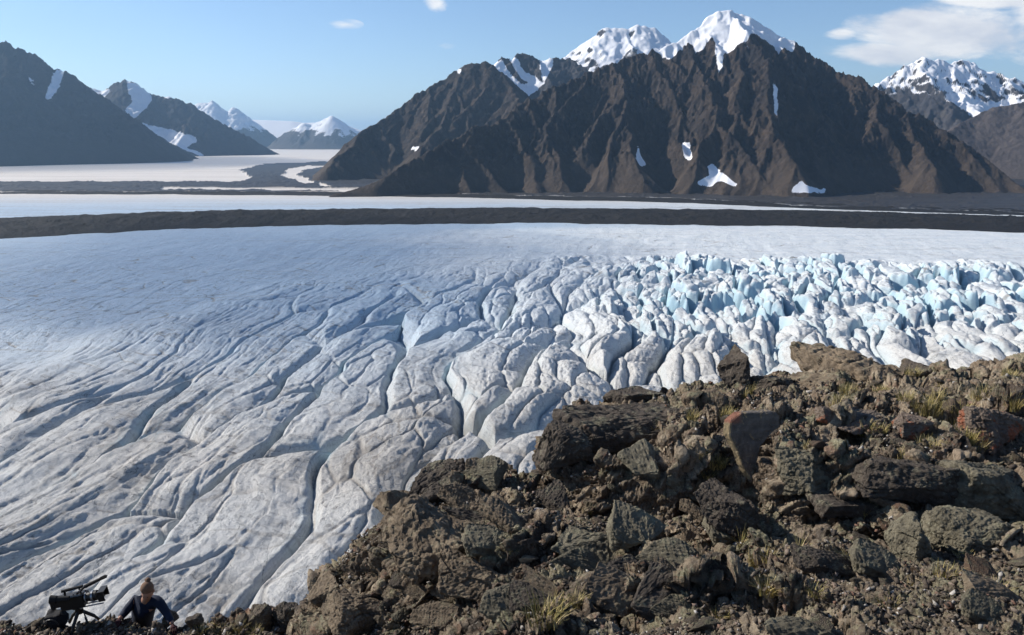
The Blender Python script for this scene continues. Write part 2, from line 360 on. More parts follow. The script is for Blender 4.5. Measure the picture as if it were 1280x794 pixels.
# ---------- medial moraines: raised rubble ridges lying on the ice ----------
def moraine_material():
    n = N('moraine_rubble'); p = n.pos()
    c = n.mix(n.noise(p, .03, 8, .7), (.008, .008, .008), (.026, .023, .021))
    c = n.mix(n.mr(n.noise(n.pos((1, .25, 1)), .06, 9, .8), .55, .68), c, (.035, .032, .03))
    return n.fin(c, .9, n.bump(n.noise(p, .08, 9, .75), 9, 1.), .2)
MM = moraine_material()
def moraine(name, near, far_, hgt, label_seed, rows=70, cols=1500):
    us = np.linspace(-500, 1800, cols)
    vn = np.interp(us, [q[0] for q in near], [q[1] for q in near]); vf = np.interp(us, [q[0] for q in far_], [q[1] for q in far_])
    A = np.array([on_ice(u, v) for u, v in zip(us, vn)]); B = np.array([on_ice(u, v, 0) for u, v in zip(us, vf)])
    t = np.linspace(0, 1, rows)[:, None]
    X = A[:, 0] * (1 - t) + B[:, 0] * t; Y = A[:, 1] * (1 - t) + B[:, 1] * t
    Y = Y + 14 * fbm(X / 90, Y / 90, 4, label_seed) * (1 - t * .5) + 80 * fbm(X / 420, X * 0 + label_seed, 4, label_seed + 5, .6) * (1 - t)
    prof = np.sin(np.pi * t ** .8) ** .8
    Z = -4 + (hgt + 4) * prof * (1 + .4 * fbm(X / 330, Y / 700, 3, label_seed + 1)) + hgt * 1.0 * fbm(X / 110, Y / 110, 5, label_seed + 2, .6) * prof + (1.5+hgt*.05) * ridged(X / 22, Y / 22, 3, label_seed + 3) * prof
    o = link(name, grid_mesh(name, X, Y, Z), MM); tag(o, kind='structure'); return o
# band edges on the ice (far edge corrected for the ridge's height)
moraine('moraine_ridge', [(-500, 315), (0, 299), (200, 288), (320, 284), (500, 281), (640, 279), (1000, 284), (1280, 291), (1800, 308)],
        [(-500, 272), (0, 272), (300, 262), (640, 259), (1000, 262), (1280, 270), (1800, 280)], 17, 300)
moraine('moraine_band', [(-500, 250), (0, 243), (300, 244), (450, 245.5), (640, 249), (850, 254), (1000, 261), (1280, 270), (1800, 290)],
        [(-500, 236), (0, 236), (300, 238), (450, 240), (640, 243), (850, 247), (1000, 252), (1280, 259), (1800, 270)], 6, 320, 40, 1200)
# ---------- mountains: crest and spur networks turned into relief ----------
def rock_mtn_material(name, c0, c1, c2, sc, snowc=(.86, .87, .9)):
    n = N(name); p = n.pos()
    f = n.noise(p, sc, 9, .68, .4); g = n.noise(n.pos((1, 1, .35)), sc * 6, 8, .7)
    c = n.mix(n.mr(f, .35, .68), c0, c1); c = n.mix(n.mr(g, .52, .8), c, c2)
    c = n.mix(n.attr('scree'), c, n.mix(g, tuple(x * .75 for x in c1), tuple(x * .85 for x in c2)))
    s = n.attr('snow'); s = n.mr(n.mth('ADD', s, n.mth('MULTIPLY', n.mth('SUBTRACT', g, .5), .9)), .42, .58)
    c = n.mix(s, c, n.mix(n.mr(f, .3, .8), snowc, tuple(x * .9 for x in snowc)))
    b = n.bump(n.noise(p, sc * 10, 9, .72), 1.2 / sc * .05, 1.)
    b2 = n.bump(n.noise(p, sc * 4, 5, .6), .02 / sc, .4)
    mixn = n.n('ShaderNodeMix', data_type='VECTOR'); n.l(s, mixn.inputs[0]); n.l(b, mixn.inputs[4]); n.l(b2, mixn.inputs[5])
    return n.fin(c, .9, mixn.outputs[1], .15)
def seg_h(X, Y, Z, p, q, s, cap):
    """raise Z to the tent over segment p-q with side slope s"""
    r = max(p[2], q[2]) / s
    x0, x1 = min(p[0], q[0]) - r, max(p[0], q[0]) + r; y0, y1 = min(p[1], q[1]) - r, max(p[1], q[1]) + r
    i0, i1 = np.searchsorted(Y[:, 0], [y0, y1]); j0, j1 = np.searchsorted(X[0], [x0, x1])
    if i1 <= i0 or j1 <= j0: return
    x = WX[i0:i1, j0:j1]; y = WY[i0:i1, j0:j1]
    dx, dy = q[0] - p[0], q[1] - p[1]; L2 = dx * dx + dy * dy + 1e-6
    t = np.clip(((x - p[0]) * dx + (y - p[1]) * dy) / L2, 0, 1)
    d = np.sqrt((x - p[0] - t * dx) ** 2 + (y - p[1] - t * dy) ** 2)
    h = p[2] + (q[2] - p[2]) * t - s * d
    np.maximum(Z[i0:i1, j0:j1], h, out=Z[i0:i1, j0:j1])
def mountain(name, label, crest, mat, base=0., spur_gap=300., spur_slope=.62, side=1.0, face=.9, res=8., seed=1, front=None,
             extra=(), snow=None, amp=1., warp=None, sub=True, back=True, snow_rule=None, fan=0.0):
    global WX, WY
    rnd = random.Random(seed)
    C = [tuple(at(*c)) for c in crest]
    zmax = max(c[2] for c in C); reach = zmax / .5
    xs = [c[0] for c in C]; ys = [c[1] for c in C]
    fr = front or (min(ys) - reach)
    gx = np.arange(min(xs) - reach * .55, max(xs) + reach * .55, res); gy = np.arange(fr, max(ys) + reach * .5, res)
    X, Y = np.meshgrid(gx.astype(np.float32), gy.astype(np.float32))
    k = warp or zmax / 20
    WX = X + k * .55 * fbm(X / k / 2.2, Y / k / 2.2, 4, seed) ; WY = Y + k * .55 * fbm(X / k / 2.2 + 7, Y / k / 2.2, 4, seed + 3)
    Z = np.full(X.shape, -60., np.float32)
    segs = []
    def spur(p, ang, slope, ss, depth, lmax=1e9):
        x, y, z = p; pts = [p]; a = ang; step = zmax * .085
        L_ = 0
        while z > -20 and L_ < lmax:
            a = ang + (a - ang) * .6 + rnd.gauss(0, .20); sl = slope * rnd.uniform(.65, 1.35)
            x += math.sin(a) * step; y -= math.cos(a) * step; z -= sl * step; L_ += step
            pts.append((x, y, z))
        for i, (q, r_) in enumerate(zip(pts, pts[1:])):
            segs.append((q, r_, ss * rnd.uniform(.85, 1.15)))
            if depth < 2 and sub and i and rnd.random() < (.75 if depth == 0 else .5):
                sd_ = rnd.choice((-1, 1))
                spur(q, a + sd_ * rnd.uniform(.5, .95), slope * 1.25, ss * 1.25, depth + 1, step * rnd.uniform(2, 6))
    for p, q in zip(C, C[1:]): segs.append((p, q, face))
    ex = [[tuple(at(*c)) for c in e] for e in extra]
    for e in ex:
        for p, q in zip(e, e[1:]): segs.append((p, q, side * .95))
    # spurs along the crests
    for line, dens in [(C, 1.)] + [(e, 1.15) for e in ex]:
        acc = spur_gap * rnd.uniform(.2, .8)
        for p, q in zip(line, line[1:]):
            l = math.hypot(q[0] - p[0], q[1] - p[1]); base_a = math.atan2(q[1] - p[1], q[0] - p[0]); t = acc
            while t < l:
                f = t / l; P = tuple(p[i] + (q[i] - p[i]) * f for i in range(3))
                a0 = base_a if q[0] >= p[0] else base_a + math.pi
                if line is C: spur(P, a0 * .6 + fan * (P[0] - C[fan_i(C)][0]) / reach + rnd.gauss(0, .12), spur_slope, side, 0)
                else:
                    for s_ in (-1, 1): spur(P, a0 * .0 + (math.pi / 2 - .25 if s_ > 0 else -math.pi / 2 + .25) + base_a * 0 + rnd.gauss(0, .2), spur_slope * 1.2, side * 1.1, 1, zmax * .5)
                if back and line is C and rnd.random() < .4: spur(P, math.pi + rnd.gauss(0, .3), spur_slope, side, 1)
                t += spur_gap * rnd.uniform(.6, 1.4) / dens
            acc = t - l
    for p, q, s in segs: seg_h(X, Y, Z, p, q, s, 0)
    # soften, roughen
    hn = np.clip(Z / zmax, 0, 1)
    q1 = zmax / 16; q2 = zmax / 45
    wob = q1 * .6
    U, V = X + wob * fbm(X / q1, Y / q1, 2, seed + 9), Y
    Z += amp * (zmax / 34) * (ridged(U / q1 / 1.3, Y / q1 / 2.2, 5, seed + 20, .55) - .6) * sstep(.02, .3, hn)
    Z += amp * (zmax / 75) * (ridged(X / q2, Y / q2 / 2.4, 5, seed + 40, .65) - .5) * sstep(.02, .15, hn)
    ap = fbm(X / (zmax / 3), Y / (zmax / 3), 3, seed + 60)
    Zs = Z.copy()
    # scree aprons: low ground is filled to a gentle slope
    bl = sstep(.26 + .1 * ap, .04, hn)
    for _ in range(6):
        Zs[1:-1, 1:-1] = (Zs[:-2, 1:-1] + Zs[2:, 1:-1] + Zs[1:-1, :-2] + Zs[1:-1, 2:]) / 4
    for _ in range(14):
        Zs[2:-2, 2:-2] = (Zs[:-4, 2:-2] + Zs[4:, 2:-2] + Zs[2:-2, :-4] + Zs[2:-2, 4:]) / 4
    Z = Z * (1 - .8 * bl) + Zs * .8 * bl
    Z = np.maximum(Z, -12)
    keep = (Z[:-1, :-1] > -11) | (Z[1:, 1:] > -11) | (Z[:-1, 1:] > -11) | (Z[1:, :-1] > -11)
    u, v = proj(X, Y, Z)
    gy_, gx_ = np.gradient(Z, res)
    sn = np.zeros_like(Z)
    if snow_rule is not None: sn = snow_rule(X, Y, Z, u, v, gx_, gy_)
    if snow:
        rs_ = res * 7; uj = u + 4.0 * fbm(X / rs_, Z / rs_, 5, seed + 70, .7); vj = v + 4 * fbm(X / rs_, Z / rs_ / 2, 5, seed + 71, .7)
        nf = Y < 1e9
        for pts in snow: sn = np.maximum(sn, poly_mask(uj, vj, pts) * 1.0)
    Zs = Z.copy()
    for _ in range(8 if res < 7 else 2): Zs[1:-1, 1:-1] = (Zs[:-2, 1:-1] + Zs[2:, 1:-1] + Zs[1:-1, :-2] + Zs[1:-1, 2:] + Zs[1:-1, 1:-1]) / 5
    if res < 7:
        cc_ = Z.copy()
        for _ in range(5): cc_[1:-1, 1:-1] = (cc_[:-2, 1:-1] + cc_[2:, 1:-1] + cc_[1:-1, :-2] + cc_[1:-1, 2:]) / 4
        sn = np.maximum(sn, .9 * sstep(2.0, 4.5, cc_ - Z) * sstep(.60, .80, Z / zmax + .10 * fbm(X / 150, Y / 150, 3, seed + 77)) * sstep(-.05, .25, fbm(X / 110, Y / 200, 4, seed + 78)))
    sm = sn.copy()
    for _ in range(2): sm[1:-1, 1:-1] = (sm[:-2, 1:-1] + sm[2:, 1:-1] + sm[1:-1, :-2] + sm[1:-1, 2:]) / 4
    Z = Z + (Zs - Z) * .8 * np.clip(sm, 0, 1)
    me = grid_mesh(name, X, Y, Z, keep)
    attr(me, 'snow', np.clip(sm * 1.05, 0, 1)); attr(me, 'scree', bl * .8)
    bm = bmesh.new(); bm.from_mesh(me); bmesh.ops.delete(bm, geom=[v_ for v_ in bm.verts if not v_.link_faces], context='VERTS'); bm.to_mesh(me); bm.free()
    o = link(name, me, mat); tag(o, label, kind='structure'); print(name, X.shape, len(segs)); return o
def fan_i(C): return max(range(len(C)), key=lambda i: C[i][2])

M_main = rock_mtn_material('mountain_rock', (.014, .0135, .016), (.058, .042, .031), (.125, .098, .078), .0045)
M_far = rock_mtn_material('mountain_rock_far', (.045, .045, .052), (.075, .068, .066), (.12, .11, .10), .003)
M_left = rock_mtn_material('mountain_rock_left', (.035, .036, .042), (.055, .05, .052), (.09, .08, .075), .002)

mountain('mountain', 'dark brown snow-capped mountain in the middle with ribbed spurs',
    [(585, 160, 4700), (622, 152, 4850), (640, 138, 4950), (651, 127, 5050), (670, 119, 5150), (700, 104, 5250), (735, 90, 5350), (765, 79, 5400), (790, 68, 5450), (820, 62, 5500), (845, 50, 5550), (870, 35, 5600), (888, 18, 5650), (905, 9.5, 5650), (922, 14, 5650), (942, 21, 5600), (962, 34, 5560), (993, 51, 5500), (1020, 70, 5400), (1050, 90, 5300), (1075, 96, 5200), (1110, 117, 5050), (1140, 136, 4950), (1180, 161, 4850), (1220, 189, 4700), (1262, 217, 4500), (1300, 243, 4300), (1330, 255, 4200)],
    M_main, spur_gap=190, spur_slope=.70, side=1.3, face=1.05, res=6, seed=5, front=3500, fan=.55, amp=1.15,
    extra=[[(585, 160, 4700), (540, 186, 4500), (500, 205, 4350), (468, 222, 4250), (440, 231, 4200), (412, 236, 4150)]],
    snow=[[(817, 63), (845, 40), (872, 30), (890, 12), (905, 3), (925, 8), (945, 15), (970, 28), (995, 50), (990, 66), (981, 58), (972, 66), (963, 55), (952, 47), (940, 42), (930, 52), (915, 62), (908, 68), (900, 55), (890, 45), (878, 62), (870, 66), (862, 52), (850, 62), (838, 76)],
          [(892, 45), (907, 50), (903, 80), (898, 98), (896, 78)], [(884, 208), (892, 203), (903, 217), (922, 231), (916, 233), (900, 225), (889, 233), (871, 232), (870, 227), (886, 220)],
          [(990, 236), (1002, 225), (1012, 234), (1034, 237), (1030, 241), (988, 241)], [(797, 182), (801, 195), (808, 206), (800, 208), (795, 198)], [(852, 180), (862, 178), (865, 202), (855, 196)],
          [(966, 105), (971, 108), (972, 145), (968, 142)], [(1140, 243), (1165, 247), (1185, 255), (1160, 252)]])
mountain('mountain', 'dark ridge left of the main peak dropping to the valley ice',
    [(398, 226, 5600), (406, 210, 5700), (420, 195, 5900), (440, 183, 6100), (450, 164, 6300), (470, 154, 6500), (500, 134, 6700), (520, 117, 6800), (545, 104, 6900), (562, 93, 6950), (577, 83, 7000), (590, 77, 7000), (600, 80, 7000), (608, 75, 7000), (622, 85, 6950), (637, 104, 6800), (648, 124, 6500), (665, 150, 6200)],
    M_main, spur_gap=330, spur_slope=.6, side=1.1, face=.9, res=9, seed=15, front=4600, amp=.8,
    snow=[[(572, 86), (578, 86), (577, 94), (572, 93)], [(512, 185), (522, 182), (526, 186), (512, 188)], [(523, 170), (528, 172), (524, 177)]])
mountain('mountain', 'grey rock peaks with snow gullies behind the dark ridge',
    [(600, 100, 7600), (618, 82, 7700), (628, 71, 7800), (640, 73, 7800), (650, 66, 7900), (664, 69, 7900), (675, 76, 7900), (690, 70, 7900), (700, 73, 7900), (712, 72, 7900), (725, 80, 7800), (740, 92, 7700), (765, 115, 7600)],
    M_far, spur_gap=380, spur_slope=.7, side=1.2, face=1.0, res=11, seed=25, front=6600, amp=1.2,
    snow=[[(616, 80), (628, 76), (640, 96), (652, 106), (665, 100), (660, 92), (672, 100), (680, 104), (655, 126), (645, 122), (630, 102)], [(636, 74), (645, 72), (655, 90), (672, 98), (668, 106), (650, 96)], [(674, 75), (692, 74), (690, 84), (680, 105), (677, 90)]])
def snow_hi(lo, hi, cut=1.25, seed=3):
    def f(X, Y, Z, u, v, gx, gy):
        s = np.hypot(gx, gy); j = fbm(X / 250, Y / 250, 4, seed)
        return sstep(lo, hi, Z + 350 * j) * (1 - .85 * sstep(cut, cut + .5, s + .5 * j + .25 * np.clip(gx, -1, 1)))
    return f
mountain('mountain', 'white snow dome behind the main peak',
    [(690, 90, 9800), (705, 70, 9900), (722, 58, 10000), (738, 47, 10000), (750, 38, 10000), (760, 33, 10000), (770, 34, 10000), (785, 35, 10000), (800, 29, 10000), (808, 32, 10000), (815, 34, 10000), (828, 42, 10000), (845, 55, 9900), (880, 70, 9900)],
    M_far, spur_gap=520, spur_slope=.55, side=1.0, face=.85, res=14, seed=35, front=8300, amp=.8, snow_rule=snow_hi(1000, 1250, 1.15, 4))
mountain('mountain', 'rugged snow-streaked peak at the right edge',
    [(1060, 140, 8800), (1095, 104, 8900), (1112, 94, 9000), (1130, 82, 9000), (1142, 77, 9000), (1155, 67.5, 9000), (1168, 72, 9000), (1182, 76, 9000), (1192, 77, 9000), (1203, 75, 9000), (1218, 78, 9000), (1230, 86, 9000), (1243, 87, 9000), (1255, 95, 9000), (1270, 97, 9000), (1285, 105, 8900), (1330, 115, 8800), (1400, 130, 8700), (1480, 160, 8700)],
    M_far, spur_gap=420, spur_slope=.62, side=1.1, face=.95, res=12, seed=45, front=7000, amp=1.6, snow_rule=snow_hi(520, 900, 1.15, 6),
    snow=[[(1175, 122), (1195, 118), (1215, 122), (1235, 128), (1262, 126), (1285, 124), (1300, 135), (1240, 140), (1225, 150), (1210, 144), (1195, 130)]])
mountain('mountain', 'smooth brown slope low at the right edge',
    [(1150, 200, 6300), (1185, 165, 6500), (1200, 154, 6600), (1222, 143, 6700), (1240, 134, 6700), (1262, 131, 6700), (1285, 126, 6700), (1340, 112, 6700), (1420, 120, 6700), (1500, 150, 6600)],
    rock_mtn_material('mountain_rock_brown', (.06, .052, .052), (.10, .085, .08), (.13, .11, .10), .004), spur_gap=420, spur_slope=.5, side=.75, face=.75, res=10, seed=55, front=4900, amp=.55)
# left side
mountain('mountain', 'broad dark mountain rising at the left edge',
    [(-420, 10, 10500), (-200, -5, 10500), (-90, 20, 10500), (-20, 48, 10500), (5, 53, 10500), (22, 60, 10500), (42, 68, 10500), (52, 76, 10500), (70, 86, 10500), (80, 87, 10500), (100, 104, 10700), (120, 119, 10900), (145, 140, 11100), (175, 158, 11300), (205, 173, 11500), (240, 190, 11700)],
    M_left, spur_gap=900, spur_slope=.55, side=.9, face=.8, res=16, seed=65, front=8000, amp=1.5,
    snow=[[(66, 90), (80, 88), (75, 108), (60, 124), (56, 124), (64, 104)], [(34, 95), (50, 108), (48, 110), (35, 100)]])
mountain('mountain', 'blue-grey peak with a hanging glacier left of the valley',
    [(95, 110, 14500), (118, 110, 14500), (128, 113, 14500), (142, 105, 14500), (158, 98, 14500), (170, 104, 14500), (186, 116, 14500), (198, 119, 14500), (212, 120, 14500), (222, 123, 14500), (240, 130, 14500), (255, 141, 14500), (272, 150, 14500), (295, 162, 14500), (320, 175, 14600), (345, 188, 14700)],
    M_left, spur_gap=1200, spur_slope=.5, side=.95, face=.8, res=20, seed=75, front=12100, amp=1.5,
    snow=[[(118, 108), (130, 110), (140, 113), (130, 122), (112, 114)], [(158, 101), (170, 105), (186, 115), (191, 124), (180, 138), (165, 150), (155, 142), (165, 125), (160, 112)], [(205, 118), (216, 119), (212, 124), (205, 122)],
          [(170, 153), (200, 158), (228, 166), (247, 170), (246, 178), (232, 184), (258, 194), (250, 195), (218, 182), (190, 164), (172, 157)]])
mountain('mountain', 'pair of far snowy pyramids above the valley',
    [(236, 138, 24000), (247, 128, 24000), (256, 127, 24000), (265, 125, 24000), (275, 135, 24000), (284, 143, 24000), (292, 133, 24000), (300, 138, 24000), (312, 150, 24000), (325, 160, 24000), (340, 168, 24000)],
    M_far, spur_gap=1500, spur_slope=.55, side=.9, face=.8, res=32, seed=85, front=21000, amp=2.2, snow_rule=snow_hi(300, 700, 1.0, 8), back=False)
mountain('mountain', 'far white snowfield saddle closing the valley',
    [(290, 152, 26000), (315, 149, 26000), (340, 150, 26000), (365, 151, 26000), (380, 153, 26000), (420, 152, 26000)],
    M_far, spur_gap=4000, spur_slope=.3, side=.4, face=.35, res=60, seed=95, front=20500, amp=.2, snow_rule=lambda X, Y, Z, u, v, a, b: np.ones_like(Z), sub=False, back=False)
mountain('mountain', 'far blue peak with snow flanks at the head of the valley',
    [(335, 182, 22000), (350, 170, 22000), (366, 160, 22000), (380, 152, 22000), (390, 155, 22000), (398, 151, 22000), (407, 147, 22000), (415, 143, 22000), (425, 149, 22000), (436, 157, 22000), (450, 163, 22000), (465, 168, 22000), (500, 172, 22000)],
    M_far, spur_gap=1500, spur_slope=.6, side=1.0, face=.8, res=36, seed=105, front=18500, amp=1.8, snow_rule=snow_hi(250, 600, .9, 9), back=False)
# ---------- the rocky hillside underfoot ----------
CTRL = [(380, 794, 5.3), (500, 794, 4.4), (640, 794, 3.3), (760, 794, 3.1), (900, 794, 2.9), (1100, 794, 2.85), (1280, 794, 2.8),
        (450, 740, 5.2), (560, 700, 4.8), (700, 720, 4.0), (850, 720, 3.8), (1000, 720, 3.6), (1150, 720, 3.55), (1280, 720, 3.6),
        (600, 660, 5.3), (500, 640, 6.0), (560, 600, 6.4), (640, 600, 6.2), (700, 650, 4.9), (1000, 665, 4.6), (1150, 660, 4.6), (1280, 660, 4.6), (800, 670, 4.7), (900, 680, 4.5),
        (430, 700, 5.9), (410, 730, 5.8), (480, 690, 5.5)]
CTRB = [(700, 572, 6.3), (760, 570, 6.0), (850, 590, 5.4), (960, 572, 4.95), (1080, 575, 4.9), (1280, 598, 4.85), (800, 545, 6.4), (900, 550, 5.8), (1000, 530, 5.8), (1120, 520, 6.0), (1280, 520, 6.0),
        (720, 520, 7.4), (800, 505, 7.6), (900, 490, 7.6), (1000, 490, 7.6), (1100, 475, 8.2), (1200, 470, 8.6), (1280, 460, 8.8)]
BRINK = [(300, 1000, 3.6), (345, 860, 4.9), (375, 790, 5.7), (388, 725, 6.1), (420, 702, 6.2), (470, 645, 6.35), (482, 596, 6.7), (525, 580, 7.0), (600, 578, 7.1), (680, 575, 7.1), (703, 525, 7.7),
         (760, 508, 8.0), (850, 500, 8.3), (905, 482, 8.6), (1020, 478, 9.0), (1085, 470, 9.2), (1200, 464, 9.4), (1280, 450, 9.6), (1600, 440, 9.6), (2600, 500, 7)]
STEP = [(712, 440, 12), (700, 520, 7.6), (692, 560, 6.6), (690, 594, 6.1), (740, 592, 5.8), (850, 600, 5.5), (910, 588, 5.6), (950, 585, 5.5), (968, 575, 5.0), (1050, 575, 4.85), (1150, 580, 4.78), (1280, 604, 4.7), (1500, 640, 4.4), (2400, 700, 3.6)]
STEP_H = .45
P = [at(*c) for c in CTRL] + [at(*c) for c in CTRB]
P = np.array(P); P[:len(CTRL), 2] += STEP_H
P = np.vstack([P, [[0, .4, H - 1.65 + STEP_H], [3, .4, H - 1.55 + STEP_H], [-2, .8, H - 2.3 + STEP_H], [-3.4, 3, H - 3.9 + STEP_H], [6, 2.5, H - 1.8 + STEP_H], [9, 6, H - 2.2], [0, -3, H - 1.5 + STEP_H], [-4, -3, H - 2.3 + STEP_H], [5, -3, H - 1.4 + STEP_H]]])
P[:, 2] -= H
def tps_fit(P, lam=.02):
    n_ = len(P); d = np.hypot(P[:, None, 0] - P[None, :, 0], P[:, None, 1] - P[None, :, 1]); K = np.where(d > 0, d * d * np.log(d + 1e-9), 0) + lam * np.eye(n_)
    Q = np.hstack([np.ones((n_, 1)), P[:, :2]]); A = np.block([[K, Q], [Q.T, np.zeros((3, 3))]])
    return np.linalg.solve(A, np.concatenate([P[:, 2], [0, 0, 0]]))
TP = tps_fit(P)
def base_h(x, y):
    z = TP[-3] + TP[-2] * x + TP[-1] * y
    for k, p in enumerate(P):
        d2 = (x - p[0]) ** 2 + (y - p[1]) ** 2 + 1e-9; z = z + TP[k] * d2 * .5 * np.log(d2)
    return z
def line_dist(x, y, pts):
    D = np.full(np.shape(x), 1e9)
    for (x0, y0), (x1, y1) in zip(pts, pts[1:]):
        dx, dy = x1 - x0, y1 - y0; t = np.clip(((x - x0) * dx + (y - y0) * dy) / (dx * dx + dy * dy), 0, 1)
        D = np.minimum(D, (x - x0 - t * dx) ** 2 + (y - y0 - t * dy) ** 2)
    return np.sqrt(D)
BR = [tuple(at(*c)[:2]) for c in BRINK]; BRP = BR + [(20, -6), (-6, -6), (-3.0, 1.5)]
BRL = [(-6, -6), (-3.0, 1.5)] + BR
ST = [tuple(at(*c)[:2]) for c in STEP]; STP = ST + [(20, 30), (2, 30)]
def facet(x, y, sc, seed, rot=0., ani=1.):
    c, s = math.cos(rot), math.sin(rot); a = (x * c + y * s) / sc; b_ = (-x * s + y * c) / sc / ani
    f1, f2, h, ox, oy = worley(a + .2 * fbm(a, b_, 1, seed + 50), b_ + .2 * fbm(a + 5, b_, 1, seed + 51), seed, 1.)
    return (RV[h, 1] - .5) * .9 + 1.3 * (ox * (RV[h, 2] - .5) + oy * (RV[h, 3] - .5)) - .35 * sstep(.12, 0, f2 - f1), h
def hill_h(x, y, full=True):
    xw = x + .16 * fbm(x / .9, y / .9, 2, 110); yw = y + .16 * fbm(x / .9 + 4, y / .9, 2, 111)
    z = base_h(x, y)
    ds = line_dist(xw, yw, ST); behind = poly_mask(xw, yw, STP); ds = np.where(behind, -ds, ds)
    z = z - STEP_H * sstep(-.05, .12, ds)
    # shallow strata steps running down to the right
    c_, s_ = math.cos(-.55), math.sin(-.55); q = (-x * s_ + y * c_) + .22 * fbm(x / 1.1, y / 1.1, 2, 112); q2 = q / .38
    saw = (q2 - np.floor(q2)); amp_ = .10 * sstep(-.1, .3, fbm(x / 1.3, y / 1.3, 2, 113)) * sstep(2.4, 3.4, np.hypot(x, y))
    z = z + amp_ * (np.minimum(saw * 1.15, (1 - saw) * 4) - .5)
    soil = sstep(-.05, .3, fbm(x / .8, y / .8, 3, 114) + .55 * np.exp(-((x - 2.2) ** 2 / 2.2 + (y - 3.2) ** 2 / .7)) + .4 * np.exp(-((x - .6) ** 2 / .5 + (y - 5.2) ** 2 / .5)) - .12)
    rk = 1 - .75 * soil
    fa, h1_ = facet(x, y, .75, 120, -.5, .6); fb, h2_ = facet(x, y, .33, 121, .3, .7)
    dist = line_dist(x, y, BR)
    e_ = .35 + .65 * sstep(.1, 1.2, dist)
    z = z + rk * (.15 * fa * e_ + .05 * fb) + .05 * fbm(x / .3, y / .3, 2, 124) * rk
    xb = x + .25 * fbm(x / .9, y / .9, 2, 126); yb = y + .25 * fbm(x / .9 + 3, y / .9, 2, 127)
    db = line_dist(xb, yb, BRL); ins = poly_mask(xb, yb, BRP); db = np.where(ins, -db, db)
    z = z - 1.7 * np.maximum(db, 0) - .12 * sstep(-.25, .15, db)
    # the lower shelf with the person
    lip = 9.55 + .25 * fbm(x / 1.2, y * 0 + 3, 3, 130)
    zl = -6.36 + .10 * fbm(x / .8, y / .8, 3, 131) + .10 * fb + .06 * fa + .25 * sstep(-4.2, -3.3, x) + .05 * sstep(-5.8, -6.6, x) - 1.7 * np.maximum(y - lip, 0)
    low = zl > z
    z = np.maximum(z, zl)
    return z, soil, low, h2_
hr = [1.5]
while hr[-1] < 15: hr.append(hr[-1] * (1.0012 if 4.5 < hr[-1] < 6.0 else 1.003))
hr = np.array(hr); ha = np.radians(np.linspace(-48, 48, 1350)); print('hill', len(hr))
HR, HA = np.meshgrid(hr, ha, indexing='ij'); hx = HR * np.sin(HA); hy = HR * np.cos(HA)
hz, soil, low, hc = hill_h(hx, hy)
HZ_GRID = hz
def ground(x, y):
    """height of the hillside at world points (camera height added)"""
    x = np.asarray(x, float); y = np.asarray(y, float)
    r = np.hypot(x, y); a_ = np.arctan2(x, y)
    i = np.clip(np.interp(r, hr, np.arange(len(hr))), 0, len(hr) - 1.001); j = np.clip((a_ - ha[0]) / (ha[1] - ha[0]), 0, len(ha) - 1.001)
    i0 = i.astype(int); j0 = j.astype(int); fi = i - i0; fj = j - j0
    g = HZ_GRID; return H + (g[i0, j0] * (1 - fi) * (1 - fj) + g[i0 + 1, j0] * fi * (1 - fj) + g[i0, j0 + 1] * (1 - fi) * fj + g[i0 + 1, j0 + 1] * fi * fj)
# angular blocks pushed out along the surface normal, so cliffs and flats break up alike
def blur(A_, k):
    for _ in range(k): A_[1:-1, 1:-1] = (A_[:-2, 1:-1] + A_[2:, 1:-1] + A_[1:-1, :-2] + A_[1:-1, 2:] + 2 * A_[1:-1, 1:-1]) / 6
    return A_
hz = blur(hz.copy(), 5)
PP = np.stack([hx, hy, hz], -1); ti = np.gradient(PP, axis=0); tj = np.gradient(PP, axis=1); NN = np.cross(tj, ti); NN /= np.linalg.norm(NN, axis=-1, keepdims=True)
NN = np.stack([blur(NN[..., k].copy(), 4) for k in range(3)], -1); NN /= np.linalg.norm(NN, axis=-1, keepdims=True)
flatp = PP.reshape(-1, 3)
tiltp = np.stack([flatp[:, 0] * .85 + flatp[:, 2] * .5, flatp[:, 1], flatp[:, 2] * .85 - flatp[:, 0] * .5], 1)
va, ea, Ha = facet3(tiltp, .42, 300, (1.5, 1.2, .30)); vb, eb, Hb = facet3(tiltp, .16, 301, (1.4, 1, .40)); vc, ec, Hc = facet3(tiltp, .060, 302, (1.2, 1, .6)); vd, ed, Hd = facet3(flatp, .024, 303)
rkf = (1 - .72 * soil).ravel()
disp = rkf * (.15 * va + .09 * vb) + (.7 + .3 * rkf) * .033 * vc + .013 * vd + .002 * noise3(flatp, 60, 9)
PP = PP + NN * disp.reshape(hz.shape)[..., None]
hue = (RV[Ha, 4] * .3 + RV[Hb, 5] * .35 + RV[Hc, 2] * .35).reshape(hz.shape); crk_ = (np.minimum(sstep(.14, 0, ea), 1) * .5 + .5 * sstep(.14, 0, eb)).reshape(hz.shape)
HZ_GRID = PP[..., 2]
